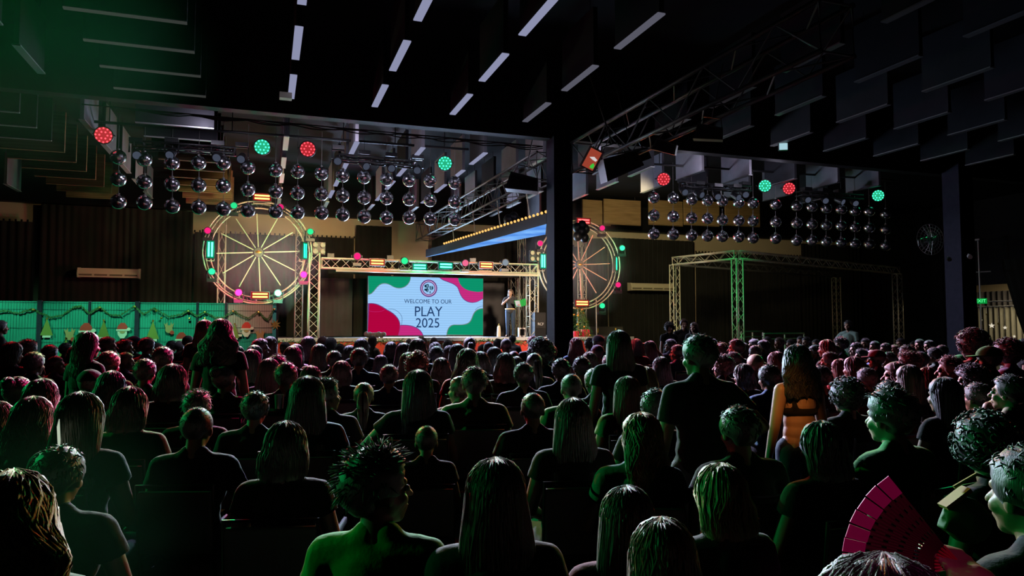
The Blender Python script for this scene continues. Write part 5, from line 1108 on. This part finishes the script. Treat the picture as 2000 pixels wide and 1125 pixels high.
# ---------------------------------------------------------------- the audience (pixel of the crown, head height in pixels, pose, hair, colours)
L = None
PEOPLE = [
 # ---- nearest people
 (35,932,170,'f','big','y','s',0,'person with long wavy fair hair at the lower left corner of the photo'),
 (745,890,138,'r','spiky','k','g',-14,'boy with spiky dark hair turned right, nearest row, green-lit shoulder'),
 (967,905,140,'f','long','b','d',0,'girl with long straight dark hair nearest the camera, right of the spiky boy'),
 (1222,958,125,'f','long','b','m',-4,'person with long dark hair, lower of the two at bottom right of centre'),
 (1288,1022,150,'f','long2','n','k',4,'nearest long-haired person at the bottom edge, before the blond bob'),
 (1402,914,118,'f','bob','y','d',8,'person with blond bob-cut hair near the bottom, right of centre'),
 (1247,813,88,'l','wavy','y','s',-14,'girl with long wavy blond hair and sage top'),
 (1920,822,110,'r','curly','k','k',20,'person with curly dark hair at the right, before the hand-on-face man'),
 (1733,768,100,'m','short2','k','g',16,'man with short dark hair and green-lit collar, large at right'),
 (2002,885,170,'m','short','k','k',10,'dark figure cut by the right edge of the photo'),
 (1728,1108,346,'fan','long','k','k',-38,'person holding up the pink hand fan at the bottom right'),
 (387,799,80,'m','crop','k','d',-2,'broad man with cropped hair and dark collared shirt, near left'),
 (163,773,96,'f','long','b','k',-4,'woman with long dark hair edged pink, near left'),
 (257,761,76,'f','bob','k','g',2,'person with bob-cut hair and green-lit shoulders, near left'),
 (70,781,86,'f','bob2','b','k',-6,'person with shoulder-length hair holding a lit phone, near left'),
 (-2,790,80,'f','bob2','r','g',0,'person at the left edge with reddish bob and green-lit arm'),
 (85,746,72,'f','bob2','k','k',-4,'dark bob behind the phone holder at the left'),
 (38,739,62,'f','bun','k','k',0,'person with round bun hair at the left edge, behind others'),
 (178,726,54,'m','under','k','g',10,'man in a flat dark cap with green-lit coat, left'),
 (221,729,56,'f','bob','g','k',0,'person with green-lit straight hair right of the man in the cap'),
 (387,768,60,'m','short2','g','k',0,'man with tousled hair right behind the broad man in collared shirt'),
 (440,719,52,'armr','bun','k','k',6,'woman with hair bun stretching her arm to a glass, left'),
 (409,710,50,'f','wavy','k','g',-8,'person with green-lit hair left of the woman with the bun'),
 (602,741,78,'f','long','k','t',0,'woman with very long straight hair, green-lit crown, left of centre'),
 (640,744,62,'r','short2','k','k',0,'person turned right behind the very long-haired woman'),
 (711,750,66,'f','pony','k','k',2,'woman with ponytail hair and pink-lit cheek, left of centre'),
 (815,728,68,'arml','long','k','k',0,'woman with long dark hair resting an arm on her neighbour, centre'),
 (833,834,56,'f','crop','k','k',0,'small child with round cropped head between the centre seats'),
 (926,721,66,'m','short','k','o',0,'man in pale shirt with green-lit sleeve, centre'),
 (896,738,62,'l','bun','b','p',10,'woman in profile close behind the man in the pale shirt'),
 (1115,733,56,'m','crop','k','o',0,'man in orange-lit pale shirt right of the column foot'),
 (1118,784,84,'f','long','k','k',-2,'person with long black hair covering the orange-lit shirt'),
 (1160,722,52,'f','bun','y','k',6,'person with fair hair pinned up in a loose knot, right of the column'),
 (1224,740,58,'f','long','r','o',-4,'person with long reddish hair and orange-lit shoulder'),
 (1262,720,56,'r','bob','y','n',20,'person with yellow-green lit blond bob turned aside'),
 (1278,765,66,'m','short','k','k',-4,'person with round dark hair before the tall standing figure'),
 # ---- standing in the crowd
 (1207,650,56,'sf','long','b','k',0,'standing woman with long hair and green-lit crown below the right wheel'),
 (1362,660,78,'hip','short','k','k',8,'tall dark standing man right of the standing long-haired woman'),
 (1553,678,60,'crop','big','k','k',6,'standing woman with bare back, black crop top and bushy dark hair'),
 (433,628,52,'sf','big','k','k',0,'standing woman with bushy black hair before the right part of the fence'),
 (401,628,38,'sf','long','r','m',6,'standing red-lit woman with long hair left of the bushy-haired one'),
 (174,652,50,'sf','long2','k','k',-22,'standing woman with long dark hair bending to the right, left side'),
 (4,628,26,'sm','short','g','k',-20,'grey-haired person standing at the far left edge by the fence'),
 (1656,627,19,'hip','short','k','s',62,'man in sage t-shirt standing hand on hip before the dark stage frame'),
 (1308,632,19,'sf','curly','k','k',150,'woman in black tank top standing left of the goal frame post'),
 (1336,625,19,'sm','short2','n','k',120,'standing person in patterned dark top between two others by the goal frame'),
 (1355,631,19,'sf','wavy','n','k',95,'standing brown-haired woman in black, rightmost of the three by the goal frame'),
 (729,658,20,'child','long2','n','y',-40,'little girl in cream dress standing before the stage'),
 (1001,656,17,'child','short','k','w',-20,'child in white shirt standing at the stage edge below the presenter'),
 (1040,658,26,'sm','short','k','d',-10,'man in dark grey shirt rising left of the column'),
 # ---- middle rows
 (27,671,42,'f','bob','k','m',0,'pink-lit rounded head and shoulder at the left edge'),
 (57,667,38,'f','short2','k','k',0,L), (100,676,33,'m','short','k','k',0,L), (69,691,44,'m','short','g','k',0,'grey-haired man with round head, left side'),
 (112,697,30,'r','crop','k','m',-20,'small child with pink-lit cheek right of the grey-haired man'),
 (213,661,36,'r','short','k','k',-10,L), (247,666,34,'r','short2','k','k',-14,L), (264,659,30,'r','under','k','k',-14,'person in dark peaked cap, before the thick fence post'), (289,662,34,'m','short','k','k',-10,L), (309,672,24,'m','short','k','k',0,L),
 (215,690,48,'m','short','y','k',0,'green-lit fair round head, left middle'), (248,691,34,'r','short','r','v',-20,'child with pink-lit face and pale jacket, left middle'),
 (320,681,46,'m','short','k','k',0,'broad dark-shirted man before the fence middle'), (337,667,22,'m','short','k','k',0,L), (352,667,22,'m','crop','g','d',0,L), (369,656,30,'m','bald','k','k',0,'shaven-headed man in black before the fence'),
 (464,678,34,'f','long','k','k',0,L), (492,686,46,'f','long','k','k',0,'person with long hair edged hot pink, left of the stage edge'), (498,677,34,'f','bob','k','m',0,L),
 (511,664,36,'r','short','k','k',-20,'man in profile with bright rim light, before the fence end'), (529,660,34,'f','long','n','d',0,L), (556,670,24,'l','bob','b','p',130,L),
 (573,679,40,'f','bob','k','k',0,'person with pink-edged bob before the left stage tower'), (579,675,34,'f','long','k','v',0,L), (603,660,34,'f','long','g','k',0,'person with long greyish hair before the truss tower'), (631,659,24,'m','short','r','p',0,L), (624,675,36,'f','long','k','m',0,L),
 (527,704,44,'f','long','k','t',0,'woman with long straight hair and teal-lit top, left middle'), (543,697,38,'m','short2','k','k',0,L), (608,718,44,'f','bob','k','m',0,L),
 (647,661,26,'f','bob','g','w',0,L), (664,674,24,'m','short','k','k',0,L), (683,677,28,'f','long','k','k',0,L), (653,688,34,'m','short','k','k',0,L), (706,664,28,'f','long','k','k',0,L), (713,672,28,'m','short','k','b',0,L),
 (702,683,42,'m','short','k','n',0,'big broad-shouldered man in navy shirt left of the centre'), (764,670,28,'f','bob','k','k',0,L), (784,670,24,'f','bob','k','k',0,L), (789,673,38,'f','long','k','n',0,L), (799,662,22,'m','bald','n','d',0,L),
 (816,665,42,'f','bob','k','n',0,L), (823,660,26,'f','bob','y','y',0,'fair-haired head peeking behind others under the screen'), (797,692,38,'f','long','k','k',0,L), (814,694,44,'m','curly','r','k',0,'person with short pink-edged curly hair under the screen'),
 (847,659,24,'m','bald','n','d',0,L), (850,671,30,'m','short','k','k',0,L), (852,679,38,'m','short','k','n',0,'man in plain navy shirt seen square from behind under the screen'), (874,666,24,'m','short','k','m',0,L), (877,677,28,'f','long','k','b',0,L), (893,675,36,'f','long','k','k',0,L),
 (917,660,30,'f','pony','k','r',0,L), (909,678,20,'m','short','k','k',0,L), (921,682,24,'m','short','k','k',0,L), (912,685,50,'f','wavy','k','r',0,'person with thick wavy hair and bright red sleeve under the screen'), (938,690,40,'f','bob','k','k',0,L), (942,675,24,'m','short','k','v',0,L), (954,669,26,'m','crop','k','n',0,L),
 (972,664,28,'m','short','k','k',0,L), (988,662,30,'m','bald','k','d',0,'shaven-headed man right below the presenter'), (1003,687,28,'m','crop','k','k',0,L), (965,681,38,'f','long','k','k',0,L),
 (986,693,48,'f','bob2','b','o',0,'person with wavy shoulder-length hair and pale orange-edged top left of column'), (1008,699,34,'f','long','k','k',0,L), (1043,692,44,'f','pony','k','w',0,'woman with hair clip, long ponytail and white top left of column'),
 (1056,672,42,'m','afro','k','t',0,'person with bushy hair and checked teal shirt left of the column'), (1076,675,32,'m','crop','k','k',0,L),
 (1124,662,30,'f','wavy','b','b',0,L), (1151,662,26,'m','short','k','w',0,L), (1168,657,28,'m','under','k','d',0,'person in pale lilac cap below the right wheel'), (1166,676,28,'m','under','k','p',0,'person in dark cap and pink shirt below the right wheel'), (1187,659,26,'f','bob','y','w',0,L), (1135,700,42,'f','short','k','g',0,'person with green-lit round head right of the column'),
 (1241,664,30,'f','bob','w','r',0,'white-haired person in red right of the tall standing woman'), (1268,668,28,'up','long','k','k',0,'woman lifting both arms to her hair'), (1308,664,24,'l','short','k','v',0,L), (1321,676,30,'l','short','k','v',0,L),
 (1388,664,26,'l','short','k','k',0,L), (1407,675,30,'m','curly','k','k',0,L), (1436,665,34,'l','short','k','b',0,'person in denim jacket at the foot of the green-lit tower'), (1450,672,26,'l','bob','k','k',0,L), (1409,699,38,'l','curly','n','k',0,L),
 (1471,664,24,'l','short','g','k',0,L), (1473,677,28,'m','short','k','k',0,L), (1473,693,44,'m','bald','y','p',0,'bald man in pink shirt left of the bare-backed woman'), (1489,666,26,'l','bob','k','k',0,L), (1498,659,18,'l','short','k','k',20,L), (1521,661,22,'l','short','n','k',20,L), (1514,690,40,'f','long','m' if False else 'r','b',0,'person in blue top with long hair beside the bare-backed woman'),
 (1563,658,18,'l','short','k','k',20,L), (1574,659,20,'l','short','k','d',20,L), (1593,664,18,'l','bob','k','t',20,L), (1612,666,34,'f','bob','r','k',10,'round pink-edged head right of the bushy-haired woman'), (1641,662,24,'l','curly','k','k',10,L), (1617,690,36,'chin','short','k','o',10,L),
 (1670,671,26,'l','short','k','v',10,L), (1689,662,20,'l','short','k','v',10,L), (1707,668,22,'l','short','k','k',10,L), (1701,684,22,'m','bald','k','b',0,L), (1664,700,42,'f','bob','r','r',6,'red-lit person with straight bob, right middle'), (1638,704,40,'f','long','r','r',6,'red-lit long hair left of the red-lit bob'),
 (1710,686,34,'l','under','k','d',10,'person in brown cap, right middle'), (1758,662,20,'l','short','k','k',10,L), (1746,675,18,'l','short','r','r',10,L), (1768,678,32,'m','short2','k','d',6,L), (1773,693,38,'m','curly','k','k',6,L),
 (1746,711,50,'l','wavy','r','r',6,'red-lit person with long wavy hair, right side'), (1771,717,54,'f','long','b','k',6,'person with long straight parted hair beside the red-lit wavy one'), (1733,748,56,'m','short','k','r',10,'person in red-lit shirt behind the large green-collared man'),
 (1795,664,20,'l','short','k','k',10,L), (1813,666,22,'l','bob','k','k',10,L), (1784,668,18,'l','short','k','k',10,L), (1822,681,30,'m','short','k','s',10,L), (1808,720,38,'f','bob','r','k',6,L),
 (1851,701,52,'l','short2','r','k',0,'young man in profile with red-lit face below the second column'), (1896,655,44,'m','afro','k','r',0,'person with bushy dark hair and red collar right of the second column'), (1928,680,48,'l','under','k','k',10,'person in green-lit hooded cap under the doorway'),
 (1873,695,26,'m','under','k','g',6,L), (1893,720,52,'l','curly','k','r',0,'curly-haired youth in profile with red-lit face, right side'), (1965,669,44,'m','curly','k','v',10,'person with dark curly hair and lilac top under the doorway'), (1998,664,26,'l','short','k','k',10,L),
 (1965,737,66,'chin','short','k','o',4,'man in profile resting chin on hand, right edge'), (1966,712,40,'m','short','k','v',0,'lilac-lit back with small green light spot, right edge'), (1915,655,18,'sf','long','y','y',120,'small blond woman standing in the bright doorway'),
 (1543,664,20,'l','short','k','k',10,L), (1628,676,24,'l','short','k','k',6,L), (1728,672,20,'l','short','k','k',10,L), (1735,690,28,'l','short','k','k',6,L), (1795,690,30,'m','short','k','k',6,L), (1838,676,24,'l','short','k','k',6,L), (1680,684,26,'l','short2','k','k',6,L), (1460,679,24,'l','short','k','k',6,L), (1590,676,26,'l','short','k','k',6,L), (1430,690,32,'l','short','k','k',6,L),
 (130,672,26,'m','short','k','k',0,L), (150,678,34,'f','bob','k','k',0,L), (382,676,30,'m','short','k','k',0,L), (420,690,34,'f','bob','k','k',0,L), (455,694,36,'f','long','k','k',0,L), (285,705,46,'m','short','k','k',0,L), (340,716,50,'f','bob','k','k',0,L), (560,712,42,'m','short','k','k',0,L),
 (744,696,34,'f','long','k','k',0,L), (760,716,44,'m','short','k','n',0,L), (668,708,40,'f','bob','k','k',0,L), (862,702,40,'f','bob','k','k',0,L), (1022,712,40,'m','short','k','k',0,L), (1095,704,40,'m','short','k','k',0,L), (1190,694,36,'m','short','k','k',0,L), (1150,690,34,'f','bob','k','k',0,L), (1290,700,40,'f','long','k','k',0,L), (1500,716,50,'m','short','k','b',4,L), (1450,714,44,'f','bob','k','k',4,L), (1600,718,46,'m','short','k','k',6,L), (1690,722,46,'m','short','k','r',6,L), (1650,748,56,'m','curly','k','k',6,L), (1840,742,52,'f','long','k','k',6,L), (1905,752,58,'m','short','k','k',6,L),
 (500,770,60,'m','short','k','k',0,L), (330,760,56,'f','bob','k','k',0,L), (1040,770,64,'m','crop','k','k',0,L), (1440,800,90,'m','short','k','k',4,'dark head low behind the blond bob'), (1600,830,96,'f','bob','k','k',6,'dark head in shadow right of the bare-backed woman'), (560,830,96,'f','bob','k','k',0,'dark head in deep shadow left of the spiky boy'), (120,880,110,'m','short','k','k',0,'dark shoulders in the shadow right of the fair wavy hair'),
]
SEG = [(0,270,"before the fence's left half"), (270,541,"before the fence's right half"), (541,719,'left of the big screen'), (719,944,'below the big screen'), (944,1110,'between screen and column'), (1110,1300,'below the right wheel'), (1300,1440,'left of the green-lit tower'), (1440,1650,'right of the green-lit tower'), (1650,1860,'left of the second column'), (1860,2100,'below the bright doorway')]
auto = {}
for i, e in enumerate(PEOPLE):
    if e[8] is None:
        seg = next(s_ for s_ in SEG if s_[0] <= max(0, e[0]) < s_[1]); auto.setdefault((seg[2], 'far' if e[2] < 30 else 'middle'), []).append((e[0], i))
LAB = {}
for (sg, dp), l_ in auto.items():
    l_.sort()
    for k, (_, i) in enumerate(l_):
        e = PEOPLE[i]; LAB[i] = f'person, {HC[e[5]][0]} {HDESC[e[4]]}, {ORD[k]} from left in {dp} rows {sg}'
for i, (px, py, h, pk, hair, hc, sh_, dy, lb) in enumerate(PEOPLE):
    cap = None
    if hair == 'under': cap = {178:'k', 1168:'v', 1928:'g', 1710:'m', 1873:'g'}.get(px, 'n')
    
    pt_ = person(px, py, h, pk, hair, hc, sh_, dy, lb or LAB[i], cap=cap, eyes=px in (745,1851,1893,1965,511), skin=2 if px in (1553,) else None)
    if pk == 'fan': fanp = pt_
# the presenter on the stage
T_ = PR['pres']['hc'].z+.115
pp = atY(997, 660, 23.6); face = (CAM.x-pp.x, CAM.y-pp.y); rzp = -atan2(face[0], face[1])+R(-8); sP = .985
t = empty('person', (pp.x, 23.6, SZ), (0,0,rzp), 'presenter on stage in dark t-shirt and jeans, microphone to mouth, green folder', 'person', sc=sP)
put('body', PR['pres']['body'], t, m=SKIN[2]); put('shirt', PR['pres']['shirt'], t, m=SM['d']); put('trousers', PR['pres']['trousers'], t, m=JEAN)
put('hair', HAIR['long2'], t, PR['pres']['hc'], PR['pres']['Hm'].to_euler(), m=HM['n'])
put('belt', MB().path([(cos(2*pi*k/24)*.182, sin(2*pi*k/24)*.134-.012, .985) for k in range(24)], .022, 6, True).mesh('belt', M['belt']), t)
for s_ in (-1,1): put('eye', EYE, t, PR['pres']['hc']+PR['pres']['Hm']@V((s_*.032,.078,0)))
for s_ in (-1,1): put('shoe', MB().ell((s_*.11,.05,.035), (.05,.13,.045), 12, 8).mesh('shoe', M['black'], True), t)
Rz = Matrix.Rotation(rzp, 3, 'Z'); w1 = PR['pres']['wr'][1]; mic = V((pp.x,23.6,SZ))+Rz@(w1+V((-.02,.02,.06)))*sP
t = empty('microphone', mic, (R(-25),0,rzp), 'dark handheld microphone at the presenter\'s mouth', 'microphone')
put('handle', MB().tube((0,0,-.12), (0,0,.05), .013, .018, 10).mesh('handle', M['plastic']), t); put('grille_ball', MB().ell((0,0,.075), .028, 12, 8).mesh('grille_ball', M['edge']), t)
w2 = PR['pres']['wr'][-1]; fo = V((pp.x,23.6,SZ))+Rz@(w2+V((-.08,.08,.06)))*sP
t = empty('folder', fo, (R(-35),R(10),rzp), 'bright green folder in the presenter\'s hand', 'folder')
put('cover', MB().box((-.1,0,0), (.2,.008,.27), Matrix.Rotation(.25,3,'Z')).mesh('cover', M['folder']), t); put('cover', MB().box((.1,0,0), (.2,.008,.27), Matrix.Rotation(-.25,3,'Z')).mesh('cover', M['folder']), t); put('paper', MB().box((.09,.01,0), (.17,.004,.24), Matrix.Rotation(-.25,3,'Z')).mesh('paper', M['white']), t)
# hand fan, bottom right
fr = PR['fan']; fs_ = fanp.scale[0]; c0 = V(fanp.location)+Matrix.Rotation(fanp.rotation_euler.z, 3, 'Z') @ ((fr['wr'][1]+(fr['wr'][1]-fr['el'][1]).normalized()*.085)*fs_)
print('FAN', c0, fs_)
t = empty('hand_fan', c0, (R(6), 0, -YAW-R(8)), 'open pink hand fan held up at the bottom right', 'hand fan')
NR = 9; Rr = .175; A0 = R(128)
for k in range(NR):
    a = A0+R(8.0)*k; a2 = a+R(7.2); ri, ro = .142, Rr
    put('fan_rib', MB().prism([(cos(a)*ri, sin(a)*ri), (cos(a)*ro, sin(a)*ro), (cos(a2)*ro, sin(a2)*ro), (cos(a2)*ri, sin(a2)*ri)], .002*(k % 2), .002*(k % 2)+.002, lambda x,y,z:(x,z,y)).mesh('fan_rib', M['pinkfan']), t)
lace = MB(); na, nr = 60, 14; hole = random.Random(3)
P_ = lambda i, j: (cos(A0+R(8*NR)*i/na)*(.03+.112*j/nr), .004+.002*(i % 2), sin(A0+R(8*NR)*i/na)*(.03+.112*j/nr))
lace.v = [P_(i, j) for i in range(na+1) for j in range(nr+1)]
lace.f = [(i*(nr+1)+j, (i+1)*(nr+1)+j, (i+1)*(nr+1)+j+1, i*(nr+1)+j+1) for i in range(na) for j in range(nr) if not ((i % 4 == 1) and (j % 3 == 1)) or j < 2]
put('fan_lace', lace.mesh('fan_lace', M['fanlace']), t)
for k in range(NR): a = A0+R(2)+R(8.0)*k; put('fan_stick', MB().tube((0,0,0), (cos(a)*.04, 0, sin(a)*.04), .002, n=5).mesh('fan_stick', M['red_gift']), t)
# green and yellow bag
t = empty('cloth_bag', atD(1893, 1005, 2.35), (0, R(25), -YAW), 'green cloth bag with yellow trim hanging at the right', 'bag')
put('body', vox(MB().ell((0,0,-.02), (.085,.04,.075)).box((-.01,0,-.03), (.12,.05,.1)), 'bag_body', .006, 4, .5, .006, 20), t, m=M['bag_green'])
put('trim', MB().box((-.07,-.01,.03), (.014,.05,.10), Matrix.Rotation(.5,3,'Y')).mesh('trim', M['bag_yellow']), t)
put('strap', MB().path([(-.08,0,.06), (-.03,0,.13), (.05,0,.14), (.1,0,.05)], .006, 6).mesh('strap', M['bag_yellow']), t)
# phone held up at the left
t = empty('smartphone', atD(112, 852, 3.2), (R(0), R(-28), R(96)), 'thin lit smartphone edge held up by the left phone user', 'phone')
put('case', MB().box((0,0,0), (.07,.008,.15)).mesh('case', M['plastic']), t); put('screen', MB().box((0,-.006,0), (.062,.002,.14)).mesh('screen', glow(lin(200,215,190), .8)), t)
t = empty('drinking_glass', atD(545, 798, 5.6), (0,0,0), 'clear glass held by the woman with the bun', 'glass')
put('cup', MB().tube((0,0,0), (0,0,.11), .03, .036, 16, False).tube((0,0,0), (0,0,.006), .03, n=16).mesh('cup', mat('clear_glass', (.12,.14,.14), .1, spec=.8)), t)
